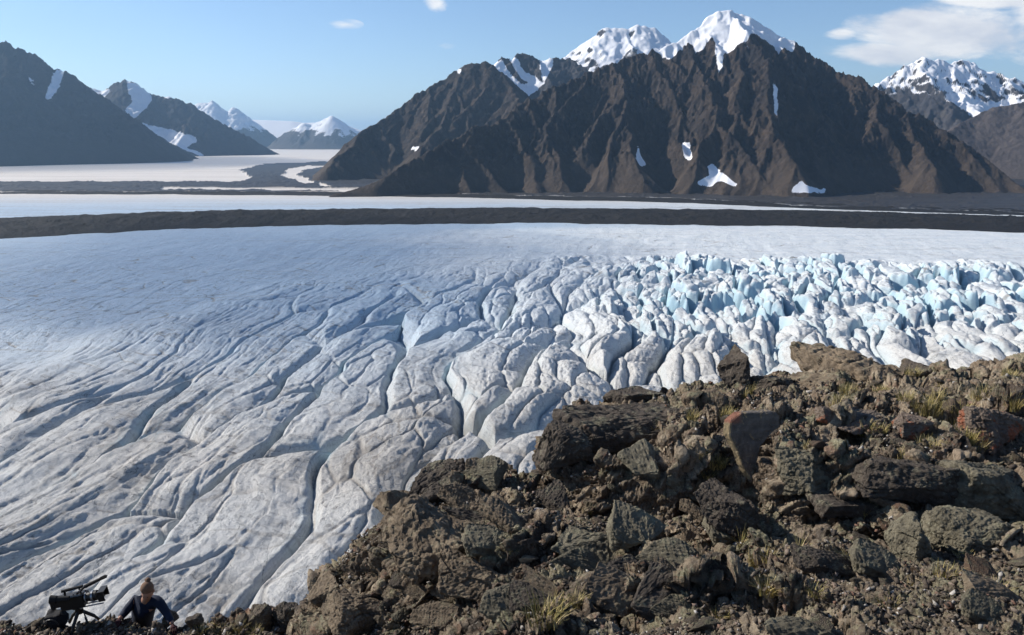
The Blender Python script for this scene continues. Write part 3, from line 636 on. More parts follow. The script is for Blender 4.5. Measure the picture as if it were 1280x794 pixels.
def hill_material(objspace=False, name='hill_rock'):
    n = N(name); p = n.pos(obj=objspace)
    info = n.n('ShaderNodeObjectInfo').outputs['Random']
    f = n.noise(p, 1.1, 8, .65); g = n.noise(p, 9, 9, .72, .3); k = n.noise(p, 60, 6, .7)
    c = n.mix(n.mr(g, .32, .68), (.050, .039, .030), (.27, .215, .155))
    c = n.mix(n.mr(f, .42, .66), c, n.mix(g, (.085, .060, .042), (.33, .255, .175)))
    if not objspace:
        h_ = n.attr('hue'); c = n.mix(n.mr(h_, .30, .44, .75, 0), c, (.045, .038, .034)); c = n.mix(n.mr(h_, .56, .70, 0, .7), c, (.38, .31, .225)); c = n.mix(n.mr(n.mth('FRACT', n.mth('MULTIPLY', h_, 13.7)), .85, .9, 0, .5), c, (.17, .085, .055))
    if objspace:
        c = n.mix(n.mr(info, 0, 1, 0, .55), c, (.055, .052, .050))
        c = n.mix(n.mr(n.mth('FRACT', n.mth('MULTIPLY', info, 7.3)), .72, .95), c, (.17, .11, .075))
    else:
        s = n.attr('soil'); pb = n.n('ShaderNodeTexVoronoi', feature='F1'); n.l(p, pb.inputs['Vector']); pb.inputs['Scale'].default_value = 55
        sc_ = n.mix(n.mr(k, .3, .7), (.09, .067, .048), (.31, .25, .185)); c = n.mix(n.mth('MULTIPLY', s, .8), c, sc_)
        c = n.mix(n.mth('MULTIPLY', n.attr('red'), n.mr(g, .35, .6)), c, (.16, .045, .028))
        c = n.mix(n.mth('MULTIPLY', n.attr('moss'), n.mr(g, .35, .6)), c, (.14, .105, .03))
    c = n.mix(n.mr(k, .55, .8), c, (.30, .27, .23))
    up = n.mr(up_z(n), .15, .75)
    # crusts of lichen: pale grey-green plates, orange and yellow spots
    lich = n.mth('MULTIPLY', n.mr(n.noise(p, 3.2, 10, .78, .3), .50, .58), up)
    c = n.mix(n.mth('MULTIPLY', lich, .7), c, n.mix(n.mr(k, .35, .65), (.11, .105, .055), (.34, .33, .22)))
    w_ = n.mth('MULTIPLY', n.mr(n.noise(p, 14, 8, .8), .63, .67), up); c = n.mix(n.mth('MULTIPLY', w_, .7), c, (.46, .44, .40))
    o_ = n.mth('MULTIPLY', n.mr(n.noise(p, 5.1, 9, .8, .5), .66, .69), n.mr(up_z(n), -.2, .3)); c = n.mix(n.mth('MULTIPLY', o_, .85), c, (.33, .10, .05))
    y_ = n.mr(n.noise(p, 11, 6, .7, .2), .71, .73); c = n.mix(n.mth('MULTIPLY', y_, .6), c, (.33, .25, .07))
    crv = n.mr(n.noise(p, 26, 8, .8), .34, .48, .2, 1); c = n.mix(1.0, c, n.mix(crv, (.3, .28, .26), (1., 1., 1.)), 'MULTIPLY')
    nb = n.bump(n.noise(p, 7, 10, .78), .035, .9); nb = n.bump(n.noise(p, 45, 8, .75), .012, .9, nb); nb = n.bump(n.vor(p, 38, 'F1'), .012, .8, nb)
    return n.fin(c, .92, nb, .2)
HM = hill_material(); RM = hill_material(True, 'loose_rock')
me = grid_mesh('rocky_hillside', PP[..., 0], PP[..., 1], PP[..., 2] + H)
attr(me, 'soil', soil); attr(me, 'hue', hue)
pu_, pv_ = proj(hx, hy, hz + H)
attr(me, 'red', low * np.exp(-((pu_ - 292) ** 2 / 1400 + (pv_ - 768) ** 2 / 120))); attr(me, 'moss', low * (np.exp(-((pu_ - 290) ** 2 / 3800 + (pv_ - 790) ** 2 / 120)) + np.exp(-((pu_ - 118) ** 2 / 150 + (pv_ - 778) ** 2 / 60)) + np.exp(-((pu_ - 195) ** 2 / 90 + (pv_ - 762) ** 2 / 160))))
o = link('rocky_hillside', me, HM, smooth=False); tag(o, kind='structure')
# ground behind and beside the camera, and the slope falling to the ice
ra = np.concatenate([np.linspace(15, 60, 40), np.linspace(64, 420, 60)]); aa = np.radians(np.linspace(-48, 48, 160))
A2, B2 = np.meshgrid(ra, aa, indexing='ij'); x2 = A2 * np.sin(B2); y2 = A2 * np.cos(B2)
zr = np.interp(aa, ha, hz[-1]); zr = np.convolve(np.pad(zr, 6, mode='edge'), np.ones(13) / 13, 'valid')
t_ = sstep(15, 40, A2); z2 = zr[None] * (1 - t_) + (-8 - (A2 - 15) * .05) * t_ - (A2 - 15) * 1.02 + np.minimum((A2 - 15) * .12, 6) * fbm(x2 / 14, y2 / 14, 5, 150); z2[0] = PP[-1, :, 2][np.linspace(0, len(ha) - 1, 160).astype(int)] - .05
me = grid_mesh('hillside_slope', x2, y2, z2 + H); attr(me, 'soil', x2 * 0); o = link('hillside_slope', me, HM); tag(o, kind='structure')
a3 = np.radians(np.linspace(48, 312, 200)); r3 = np.concatenate([np.linspace(0.02, 15, 60), np.linspace(17, 420, 50)]); A3, B3 = np.meshgrid(r3, a3, indexing='ij')
x3 = A3 * np.sin(B3); y3 = A3 * np.cos(B3); z3 = base_h(np.clip(x3, -4, 8), np.clip(y3, -3, 8)) - STEP_H * (1 - poly_mask(x3, y3, STP)) - 1.0 * np.maximum(-x3 - 3, 0) * sstep(0, 2, -x3 - 3) - .15 * np.maximum(A3 - 10, 0) + .12 * fbm(x3, y3, 4, 151)
z3 = np.maximum(z3, -6.4 - 1.0 * np.maximum(A3 - 12, 0))
me = grid_mesh('hilltop_ground', x3, y3, z3 + H); attr(me, 'soil', x3 * 0); o = link('hilltop_ground', me, HM); tag(o, kind='structure')
# ---------- rocks lying on the hillside ----------
def rock_mesh(name, dims, seed, n_pts=16, bev=.03, cuts=3, rough=.018, box=.75, fine=.012):
    rnd = random.Random(seed); bm = bmesh.new(); dx, dy, dz = dims; m_ = min(dims)
    for _ in range(n_pts):
        v = Vector([rnd.uniform(-1, 1) for _ in range(3)]); mx_ = max(abs(c) for c in v); v = v / mx_ * (box + (1 - box) * rnd.random()) if rnd.random() < .85 else v.normalized() * .9
        bm.verts.new((v.x * dx / 2, v.y * dy / 2, v.z * dz / 2))
    r = bmesh.ops.convex_hull(bm, input=bm.verts)
    bmesh.ops.delete(bm, geom=list({g for g in r['geom_interior'] + r['geom_unused'] if isinstance(g, bmesh.types.BMVert)}), context='VERTS')
    bmesh.ops.bevel(bm, geom=bm.edges[:], offset=bev * m_, segments=1, affect='EDGES', clamp_overlap=True)
    bmesh.ops.triangulate(bm, faces=bm.faces)
    for _ in range(cuts):
        lim = max(dims) * .4 / (2 ** _)
        es = [e for e in bm.edges if e.calc_length() > lim * .3]
        if es: bmesh.ops.subdivide_edges(bm, edges=es, cuts=1, use_grid_fill=True); bmesh.ops.triangulate(bm, faces=bm.faces)
    me = bpy.data.meshes.new(name); bm.normal_update(); bm.to_mesh(me)
    nv = len(me.vertices); co = np.empty(nv * 3, np.float32); no = np.empty(nv * 3, np.float32)
    me.vertices.foreach_get('co', co); me.vertices.foreach_get('normal', no); co = co.reshape(-1, 3); no = no.reshape(-1, 3); bm.free()
    S = max(dims)
    d = rough * S * noise3(co, 3.2 / S, seed) + rough * .5 * S * noise3(co, 9 / S, seed + 3) + fine * S * noise3(co, 26 / S, seed + 6) * 1.4
    if cuts >= 3: d += (.030 * facet3(co, .36 * S, seed, (1, 1, .4))[0] + .020 * facet3(co, .12 * S, seed + 1, (1, 1, .6))[0]) * S * min(1, m_ / S * 1.6) + .006 * S * facet3(co, .045 * S, seed + 2)[0]
    co = co + no * d[:, None]; me.vertices.foreach_set('co', co.ravel()); me.update(); return me
def on_hill(u, v):
    d = ray(u, v); k = np.arange(2.2, 11, .01); x, y, z = d[0] * k, d[1] * k, H + d[2] * k; g_ = ground(x, y); hit = np.nonzero(z <= g_)[0]
    if not len(hit): return None
    i = hit[0]; return (x[i], y[i], float(g_[i]) - .005)
def boulder(name, label, u, v, Y, wpx, hpx, depth, seed, rot=(0, 0, 0), group=None, cat='boulder', mat=None, **k):
    if v > 505 and Y < 8:
        q = on_hill(u, v + hpx * .38)
        if q is not None: Y = q[1] + depth * .12
    p = at(u, v, Y); sc = (p[1] * CP - (p[2] - H) * SP) / F_PX
    me = rock_mesh(name, (wpx * sc, depth, hpx * sc * 1.05), seed, **k); o = link(name, me, mat or RM, smooth=False)
    o.location = p; o.rotation_euler = rot; tag(o, label, cat, group); return o
def RMAT(name, c0, c1, edge=None, lich=.5, orange=.64):
    n = N(name); p = n.pos(obj=True); g = n.noise(p, 8, 9, .7, .2); k = n.noise(p, 50, 6, .7)
    c = n.mix(n.mr(g, .3, .7), c0, c1); up = n.mr(up_z(n), .1, .7)
    c = n.mix(n.mth('MULTIPLY', n.mth('MULTIPLY', n.mr(n.noise(p, 6.2, 9, .8), .52, .6), up), lich), c, n.mix(n.mr(k, .35, .65), (.12, .115, .065), (.33, .32, .22)))
    c = n.mix(n.mth('MULTIPLY', n.mr(n.noise(p, 3.6, 9, .75, .4), orange, orange + .05), .9), c, n.mix(n.mr(k, .3, .7), (.24, .07, .035), (.38, .15, .08)))
    c = n.mix(n.mr(k, .6, .8), c, (.3, .28, .25)); c = n.mix(1.0, c, n.mix(n.mr(n.noise(p, 22, 8, .8), .3, .42), (.45, .43, .4), (1., 1., 1.)), 'MULTIPLY')
    nb = n.bump(n.noise(p, 9, 10, .78), .03, .8); nb = n.bump(n.noise(p, 40, 8, .75), .015, .9, nb); return n.fin(c, .9, nb, .25)
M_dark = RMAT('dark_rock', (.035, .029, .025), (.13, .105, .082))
M_brown = RMAT('brown_rock', (.08, .06, .042), (.29, .225, .155), lich=.45, orange=.72)
M_or = RMAT('orange_lichen_rock', (.10, .075, .06), (.24, .19, .15), lich=.4, orange=.53)
M_green = RMAT('grey_green_slab', (.07, .062, .045), (.25, .22, .155), lich=.6, orange=.70)
M_pale = RMAT('pale_stone', (.30, .29, .28), (.50, .48, .46), lich=.1, orange=.9)
# standing slab: traced outline, real thickness
def slab(name, label, pts, Y, thick, lean, mat, cat='rock slab', yaw=0.0):
    q = on_hill(pts[0][0], pts[0][1] - 4)
    if q is not None: Y = q[1] - .03; print('slab Y', Y)
    P3 = [at(u, v, Y) for u, v in pts]; c = sum(P3) / len(P3); bm = bmesh.new()
    f = [bm.verts.new(Vector(p - c)) for p in P3]; fc = bm.faces.new(f)
    ex = bmesh.ops.extrude_face_region(bm, geom=[fc]); vs = [g for g in ex['geom'] if isinstance(g, bmesh.types.BMVert)]
    bmesh.ops.translate(bm, verts=vs, vec=(thick * math.sin(yaw), thick * math.cos(yaw), thick * lean)); bmesh.ops.recalc_face_normals(bm, faces=bm.faces)
    bmesh.ops.bevel(bm, geom=bm.edges[:], offset=.006, segments=1, affect='EDGES'); bmesh.ops.triangulate(bm, faces=bm.faces)
    for _ in range(5): bmesh.ops.subdivide_edges(bm, edges=[e for e in bm.edges if e.calc_length() > .018], cuts=1); bmesh.ops.triangulate(bm, faces=bm.faces)
    me = bpy.data.meshes.new(name); bm.normal_update(); bm.to_mesh(me); bm.free(); nv = len(me.vertices)
    co = np.empty(nv * 3, np.float32); no = co.copy(); me.vertices.foreach_get('co', co); me.vertices.foreach_get('normal', no); co = co.reshape(-1, 3); no = no.reshape(-1, 3)
    co += no * (.006 * noise3(co, 7, 5) + .005 * facet3(co, .12, 7, (1, 1, .6))[0] + .003 * noise3(co, 40, 8))[:, None]; me.vertices.foreach_set('co', co.ravel()); me.update()
    o = link(name, me, mat, smooth=False); o.location = c; tag(o, label, cat); return o
n = N('slab_stone'); p = n.pos(obj=True); g = n.noise(p, 14, 7, .65)
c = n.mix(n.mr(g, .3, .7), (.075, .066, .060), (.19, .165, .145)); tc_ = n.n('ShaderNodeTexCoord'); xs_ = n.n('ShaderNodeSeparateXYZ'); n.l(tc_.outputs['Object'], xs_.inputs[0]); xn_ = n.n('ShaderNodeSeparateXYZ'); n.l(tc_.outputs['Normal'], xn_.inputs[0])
lit_edge_ = n.mr(xn_.outputs[0], -.12, -.32); c = n.mix(lit_edge_, c, n.mix(g, (.20, .15, .085), (.36, .28, .17)))  # left-facing edge coloured lighter buff, its sunlight painted in by normal
c = n.mix(n.mth('MULTIPLY', n.mr(n.mth('ADD', xs_.outputs[2], n.mth('MULTIPLY', n.noise(p, 20, 5, .7), .08)), .17, .19), n.mr(n.mth('MULTIPLY', xs_.outputs[0], -1.), .10, .13)), c, (.23, .105, .07))
c = n.mix(n.mr(n.noise(p, 30, 6, .7), .66, .70), c, (.30, .28, .26))
M_slab = n.fin(c, .85, n.bump(n.noise(p, 16, 9, .75), .02, .9), .3)
slab('rock_slab', 'thin upright grey slab with a buff lit edge and orange tip',
     [(940, 602), (932, 590), (922, 565), (912, 545), (914, 527), (926, 517), (945, 516), (966, 514), (975, 520), (976, 534), (962, 545), (950, 560), (947, 580), (946, 602)], 5.12, .06, .02, M_slab, yaw=-.75)
boulder('boulder', 'big rounded dark boulder forming the highest bump of the right skyline', 1082, 486, 8.6, 175, 92, 1.5, 11, (0, .10, .3), mat=M_brown, n_pts=22, cuts=5, rough=.025, box=.6)
boulder('boulder', 'dark flat boulder against the right shoulder of the highest boulder', 1150, 474, 8.8, 80, 44, .9, 12, (0, .2, .2), mat=M_dark, n_pts=18, cuts=4)
boulder('boulder', 'pointed dark boulder standing on the skyline left of the highest boulder', 919, 474, 8.0, 46, 66, .45, 13, (.1, -.35, .2), mat=M_dark, n_pts=12, cuts=4, box=.6)
boulder('boulder', 'low dark boulder behind the foot of the pointed one', 962, 485, 8.0, 76, 44, .7, 14, (0, .25, .5), mat=M_dark, n_pts=16, cuts=4)
boulder('rock_slab', 'tilted brown slab leaning up between two skyline boulders', 1010, 487, 7.9, 90, 24, .6, 15, (.25, -.38, .1), mat=M_brown, cat='rock slab', n_pts=14, cuts=4)
boulder('boulder', 'flat-topped block with a dark broken face at the left end of the upper ledge', 770, 533, 7.2, 170, 62, 1.0, 16, (.1, .02, .15), mat=M_dark, n_pts=22, cuts=5, box=.9)
boulder('boulder', 'rusty block standing under the left end of the upper ledge', 700, 560, 6.9, 52, 60, .5, 17, (.1, .1, .5), mat=M_dark, n_pts=14, cuts=4, box=.85)
boulder('boulder', 'black wedge of rock lying on the flat-topped block', 790, 499, 7.7, 74, 27, .4, 18, (0, .03, .2), mat=M_dark, n_pts=14, cuts=4)
boulder('boulder', 'small black pointed rock beside the black wedge', 835, 499, 7.7, 36, 28, .25, 19, (0, .5, .2), mat=M_dark, n_pts=9, cuts=4)
boulder('boulder', 'rounded stone with an orange lichen crust, on the grassy ledge', 1138, 532, 5.6, 46, 30, .26, 20, (0, .15, .1), mat=M_or, n_pts=26, cuts=4, box=.6)
boulder('boulder', 'grey boulder with an orange left tip in the dry grass near the right edge', 1232, 534, 5.7, 84, 54, .5, 21, (0, .25, .3), mat=M_or, n_pts=20, cuts=5, box=.7)
boulder('rock_slab', 'long flat slab with orange lichen lying on the grassy ledge', 1072, 528, 5.9, 88, 16, .4, 22, (.1, .06, .3), mat=M_or, cat='rock slab', n_pts=18, cuts=4, box=.9)
boulder('boulder', 'small orange-stained stone left of the long lichen slab', 1032, 519, 6.1, 32, 20, .2, 23, (0, .3, 0), mat=M_or, n_pts=14, cuts=4)
boulder('rock_slab', 'thick dark-faced ledge block right behind the foot of the upright slab', 1015, 590, 5.0, 120, 54, .42, 61, (.04, .06, .10), mat=M_green, cat='rock slab', n_pts=15, cuts=5, box=.93, rough=.008)
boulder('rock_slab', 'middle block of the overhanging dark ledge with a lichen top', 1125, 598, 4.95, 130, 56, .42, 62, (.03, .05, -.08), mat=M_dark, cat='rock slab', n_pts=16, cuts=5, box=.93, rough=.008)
boulder('rock_slab', 'right-hand block of the overhanging dark ledge at the picture edge', 1240, 612, 4.85, 130, 58, .42, 63, (.05, .10, .05), mat=M_green, cat='rock slab', n_pts=15, cuts=5, box=.93, rough=.008)
boulder('rock_slab', 'thin plate jutting out below the middle ledge block', 1080, 628, 4.8, 150, 18, .36, 64, (.08, .10, .1), mat=M_dark, cat='rock slab', n_pts=14, cuts=5, box=.93, rough=.008)
boulder('rock_slab', 'pale green lichen slab below the black recess of the upper ledge', 812, 578, 5.8, 84, 24, .4, 25, (.3, .22, -.2), mat=M_green, cat='rock slab', n_pts=16, cuts=4, box=.85)
boulder('rock_slab', 'grey slab lying right of the pale green lichen slab', 877, 604, 5.2, 100, 30, .45, 26, (.25, .30, -.2), mat=M_green, cat='rock slab', n_pts=16, cuts=4, box=.85)
boulder('boulder', 'brown cube-shaped rock with a flat lit top on the left spur', 621, 637, 5.6, 40, 36, .24, 27, (.3, -.3, .6), mat=M_brown, n_pts=10, cuts=4, box=.9)
boulder('stone', 'small white flat stone on the gravel between the ledges', 671, 638, 5.3, 17, 7, .07, 28, (0, 0, 0), mat=M_pale, cat='stone', n_pts=20, cuts=3, box=.6)
boulder('rock_slab', 'grey-green slab with a red patch, uppermost of the tilted slabs at bottom centre', 790, 668, 4.45, 86, 30, .34, 29, (.3, .42, -.3), mat=M_green, cat='rock slab', n_pts=15, cuts=4, box=.88)
boulder('rock_slab', 'long slab running down right below the slab with the red patch', 762, 704, 4.2, 150, 28, .36, 30, (.3, .38, -.3), mat=M_green, cat='rock slab', n_pts=18, cuts=4, box=.9)
boulder('rock_slab', 'brown rust-faced slab under the long tilted slab', 775, 738, 3.9, 84, 30, .3, 31, (.35, .34, -.35), mat=M_brown, cat='rock slab', n_pts=15, cuts=4, box=.88)
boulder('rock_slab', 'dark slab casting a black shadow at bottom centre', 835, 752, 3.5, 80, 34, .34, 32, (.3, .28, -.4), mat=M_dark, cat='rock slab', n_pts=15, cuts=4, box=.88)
boulder('boulder', 'block with lichen top and dark left face standing in the litter', 1140, 672, 4.1, 66, 62, .32, 33, (.05, .12, .3), mat=M_green, n_pts=12, cuts=5, box=.88)
boulder('boulder', 'knobbly grey-green rock right of the block with the dark left face', 1205, 668, 4.1, 96, 52, .4, 34, (0, .1, .1), mat=M_green, n_pts=26, cuts=5, box=.6, rough=.04)
boulder('rock_slab', 'smooth grey slab half buried in the gravel at the lower right', 1000, 792, 3.0, 130, 24, .16, 35, (.25, .15, .2), mat=M_green, cat='rock slab', n_pts=18, cuts=4, box=.85)
boulder('boulder', 'craggy brown rock bulging on the left spur', 530, 668, 5.6, 120, 92, .8, 36, (0, .2, .3), mat=M_brown, n_pts=18, cuts=5, box=.7, rough=.04)
boulder('boulder', 'dark notched rock at the top left corner of the spur', 548, 606, 6.5, 92, 46, .6, 37, (0, -.1, .2), mat=M_dark, n_pts=18, cuts=5, rough=.04)
boulder('boulder', 'crumbly brown rock lowest on the spur beside the shelf', 404, 737, 6.0, 42, 46, .4, 38, (0, .1, .2), mat=M_brown, n_pts=16, cuts=4, rough=.04)
boulder('boulder', 'rounded grey boulder with a black shaded side on the lower shelf', 326, 772, 9.2, 36, 36, .35, 39, (0, .1, .2), n_pts=22, cuts=4, box=.6)
boulder('boulder', 'dark crumbling boulder between the grey boulder and the spur', 360, 766, 9.2, 44, 36, .4, 40, (0, .1, .2), mat=M_dark, n_pts=20, cuts=4, rough=.05)
boulder('boulder', 'dark boulder right of the climbing person', 243, 777, 9.3, 22, 22, .25, 41, (0, .1, .2), mat=M_dark, n_pts=16, cuts=4)
boulder('boulder', 'pale grey boulder behind the hand of the climbing person', 212, 771, 9.75, 22, 24, .25, 42, (0, .1, .2), n_pts=16, cuts=4, box=.6)
boulder('boulder', 'brown block near the foot of the spur at the bottom edge', 372, 788, 8.8, 30, 22, .3, 43, (0, .1, .2), mat=M_brown, n_pts=16, cuts=4)
boulder('rock_slab', 'flat brown slab with a bright lit top beside the cube-shaped rock', 575, 655, 5.6, 60, 16, .3, 44, (.25, .1, .4), mat=M_brown, cat='rock slab', n_pts=14, cuts=4, box=.9)
boulder('rock_slab', 'buff angular rock face catching the sun at the left edge of the spur', 512, 640, 5.9, 60, 46, .4, 45, (.2, .3, .8), mat=M_brown, cat='rock slab', n_pts=10, cuts=5, box=.85)
boulder('boulder', 'broad buff boulder low on the left spur above the bottom edge', 455, 762, 5.0, 96, 60, .5, 46, (.1, .25, .5), mat=M_brown, n_pts=13, cuts=5, box=.8)
boulder('boulder', 'brown boulder in the middle of the left spur over a black hollow', 590, 722, 4.7, 100, 56, .45, 47, (.1, .2, .3), mat=M_brown, n_pts=13, cuts=5, box=.85)
boulder('rock_slab', 'grey-green slab at the bottom edge under the dark notch of the spur', 640, 758, 4.2, 80, 20, .2, 48, (.3, .3, -.2), mat=M_green, cat='rock slab', n_pts=14, cuts=4, box=.88)
boulder('rock_slab', 'flat buff slab lying at the far right below the lichen block', 1245, 742, 3.5, 90, 16, .18, 49, (.25, .35, .1), mat=M_brown, cat='rock slab', n_pts=14, cuts=4, box=.9)
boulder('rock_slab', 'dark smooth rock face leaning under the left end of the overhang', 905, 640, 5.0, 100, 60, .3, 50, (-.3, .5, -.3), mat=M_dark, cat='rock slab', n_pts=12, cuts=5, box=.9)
rnd = random.Random(31); plates = [rock_mesh('rock_slab', (1, .75 - .2 * (i % 3) * .5, .17 + .03 * (i % 4)), 400 + i, n_pts=11 + i % 4, cuts=4, rough=.010, box=.92, bev=.06) for i in range(9)]
for i, m_ in enumerate(plates): m_.materials.append((M_green, M_brown, M_dark)[i % 3])
k_ = 0
for t_ in range(400):
    if k_ >= 44: break
    u = rnd.uniform(420, 1270); v = rnd.uniform(545, 790); q = on_hill(u, v)
    if q is None or (960 < u < 1280 and v > 640 and rnd.random() < .75) or (u < 480 and v < 700) or (890 < u < 990 and v < 615): continue
    s_ = rnd.uniform(.22, .50) * (.45 + .11 * q[1]); o = link('rock_slab', plates[k_ % 9], None, smooth=False); o.location = (q[0], q[1] + .08, q[2] + .05 * s_)
    o.scale = (s_, s_, s_); o.rotation_euler = (rnd.gauss(.22, .12), rnd.gauss(.32, .14), rnd.gauss(-.3, .25))
    tag(o, 'angular tilted slab dipping to the right, one of many breaking out of the rubble', 'rock slab', 'tilted slabs in the rubble'); k_ += 1
# loose stones, each its own object
protos = [rock_mesh('stone', (1, random.Random(i).uniform(.7, 1.), random.Random(i + 50).uniform(.35, .8)), 200 + i, n_pts=14, cuts=2, rough=.04, box=.7, bev=.05) for i in range(14)]
for m_ in protos: m_.materials.append(RM)
rnd = random.Random(77); cnt = 0; spots = []
while cnt < 290:
    low_ = cnt >= 250
    if low_: x = rnd.uniform(-7.2, -2.6); y = rnd.uniform(8.7, 9.6)
    else:
        az_ = R(rnd.uniform(-18, 38)); r_ = 2.6 * (9.0 / 2.6) ** rnd.random(); x, y = r_ * math.sin(az_), r_ * math.cos(az_)
    z = float(ground(x, y)); u_, v_ = proj(x, y, z)
    if not (-20 < u_ < 1300 and v_ < 830): continue
    if not low_ and z < H - 5: continue
    if low_ and 150 < u_ < 210 and v_ < 783: continue
    s_ = min(rnd.lognormvariate(-2.45, .5), .32) * (1.3 if low_ else 1) * (.5 + .06 * y)
    o = link('stone', protos[cnt % 14], None, smooth=False); o.location = (x, y, z + s_ * .10); o.scale = (s_ * 1.1, s_ * 1.1, s_ * rnd.uniform(.7, 1.1))
    o.rotation_euler = (rnd.uniform(-.5, .5), rnd.uniform(-.5, .5), rnd.uniform(0, 6.28))
    tag(o, 'loose angular brown-grey stone, one of many lying on the shelf below' if low_ else 'loose angular brown-grey stone, one of many scattered over the near hillside', 'stone', 'stones on the lower shelf' if low_ else 'loose stones on the hillside'); cnt += 1
# gravel and litter: nobody could count them
def scatter(name, count, base, sizes, seed, flat=.7, mat=None, rmin=2.2, rmax=9.5, soilw=None, lift=.3):
    rs = np.random.RandomState(seed); n_ = count
    az_ = np.radians(rs.uniform(-19, 40, n_)); r_ = rmin * (rmax / rmin) ** rs.rand(n_); lowm = rs.rand(n_) < .12
    x = r_ * np.sin(az_); y = r_ * np.cos(az_); x = np.where(lowm, rs.uniform(-7.4, -2.4, n_), x); y = np.where(lowm, rs.uniform(8.5, 9.7, n_), y)
    w_ = sstep(-.35, .25, fbm(x / .5, y / .5, 3, 160)); kp = rs.rand(n_) < (.25 + .75 * w_); x, y, lowm = x[kp], y[kp], lowm[kp]; n_ = len(x)
    z = ground(x, y); s_ = np.minimum(np.exp(rs.normal(math.log(sizes[0]), sizes[1], n_)), sizes[0] * 2.4) * (.55 + .09 * np.hypot(x, y)) * (1 + .5 * lowm)
    q = rs.normal(size=(n_, 4)) * np.array([1, .35, .35, 1]); q /= np.linalg.norm(q, axis=1)[:, None]; a_, b_, c_, d_ = q.T
    Rm = np.stack([1 - 2 * (c_ * c_ + d_ * d_), 2 * (b_ * c_ - a_ * d_), 2 * (b_ * d_ + a_ * c_), 2 * (b_ * c_ + a_ * d_), 1 - 2 * (b_ * b_ + d_ * d_), 2 * (c_ * d_ - a_ * b_), 2 * (b_ * d_ - a_ * c_), 2 * (c_ * d_ + a_ * b_), 1 - 2 * (b_ * b_ + c_ * c_)], -1).reshape(-1, 3, 3)
    bv, bf = base; jit_ = 1 + .9 * (rs.rand(n_, len(bv), 1) - .5); asp = np.stack([rs.uniform(.8, 1.5, n_), rs.uniform(.6, 1, n_), rs.uniform(flat * .6, flat, n_)], -1)[:, None]
    V = np.einsum('nij,nkj->nki', Rm, bv[None] * jit_ * asp) * s_[:, None, None]; V += np.stack([x, y, z + s_ * lift], -1)[:, None]
    Fc = bf[None] + (np.arange(n_) * len(bv))[:, None, None]
    me = raw_mesh(name, V.reshape(-1, 3), Fc.reshape(-1, bf.shape[1]), bf.shape[1]); attr(me, 'tone', np.repeat(rs.rand(n_), len(bv)))
    o = link(name, me, mat, smooth=False); return o
bm = bmesh.new(); bmesh.ops.create_cube(bm, size=.85); bmesh.ops.triangulate(bm, faces=bm.faces); ico = (np.array([v.co for v in bm.verts]), np.array([[v.index for v in f.verts] for f in bm.faces])); bm.free()
n = N('gravel'); t_ = n.attr('tone'); c = n.ramp(t_, [(0, (.03, .025, .022)), (.35, (.085, .065, .05)), (.6, (.15, .12, .09)), (.78, (.22, .19, .155)), (.88, (.20, .10, .065)), (.93, (.34, .31, .27)), (1., (.55, .52, .48))])
gm = n.fin(n.mix(n.mr(n.noise(n.pos(), 90, 5, .7), .3, .7), c, n.mix(.5, c, (.05, .045, .04))), .9, n.bump(n.noise(n.pos(), 120, 5, .7), .004, .8), .2)
tag(scatter('gravel', 75000, ico, (.0125, .5), 5, .7, gm), 'small angular gravel strewn over the hillside', 'gravel', kind='stuff')
lt = (np.array([[-.5, -.02, 0], [-.1, -.035, .06], [.5, 0, .02], [.5, .015, .02], [-.1, .035, .06], [-.5, .02, 0.0]]), np.array([[0, 1, 4, 5], [1, 2, 3, 4]]))
n = N('litter'); t_ = n.attr('tone'); lm = n.fin(n.ramp(t_, [(0, (.06, .045, .03)), (.4, (.20, .15, .09)), (.75, (.36, .29, .18)), (1., (.55, .48, .36))]), .85, None, .2)
tag(scatter('dry_litter', 26000, lt, (.024, .45), 6, 1., lm, 2.2, 7.5, lift=.12), 'dry stalks and leaf litter caught between the stones', 'litter', kind='stuff')
# ---------- grass tufts ----------
n = N('dry_grass'); t_ = n.attr('tone'); gmat = n.fin(n.ramp(t_, [(0, (.09, .09, .025)), (.35, (.24, .20, .06)), (.7, (.46, .36, .14)), (1., (.62, .50, .27))]), .7, None, .3)
def tuft_mesh(seed, nb, hgt, spread):
    rs = np.random.RandomState(seed); V = []; Fq = []; T = []
    for i in range(nb):
        a_ = rs.uniform(0, 6.28); r0 = spread * .35 * rs.rand() ** .5; L_ = hgt * rs.uniform(.45, 1.1); ln = rs.uniform(.15, .9); w_ = rs.uniform(.0012, .0026); bx_, by_ = r0 * math.cos(a_), r0 * math.sin(a_); a2 = a_ + rs.normal(0, .7); base = len(V); tn = rs.rand()
        for k in range(4):
            t = k / 3; d = ln * L_ * t ** 1.7; zz = L_ * (t - .25 * ln * t * t); cx, cy = bx_ + d * math.cos(a2), by_ + d * math.sin(a2); ww = w_ * (1 - .8 * t)
            px_, py_ = -math.sin(a2) * ww, math.cos(a2) * ww; V += [(cx - px_, cy - py_, zz - .01), (cx + px_, cy + py_, zz - .01)]; T += [tn, tn]
        for k in range(3): b0 = base + 2 * k; Fq.append((b0, b0 + 1, b0 + 3, b0 + 2))
    me = raw_mesh('grass_tuft', np.array(V), np.array(Fq)); attr(me, 'tone', T); me.materials.append(gmat); return me
TM = [tuft_mesh(1, 110, .11, .12), tuft_mesh(2, 160, .10, .22), tuft_mesh(3, 45, .16, .06), tuft_mesh(4, 70, .07, .14), tuft_mesh(5, 200, .14, .30)]
near_l = {'a': 'dry yellow grass tuft growing between the stones', }
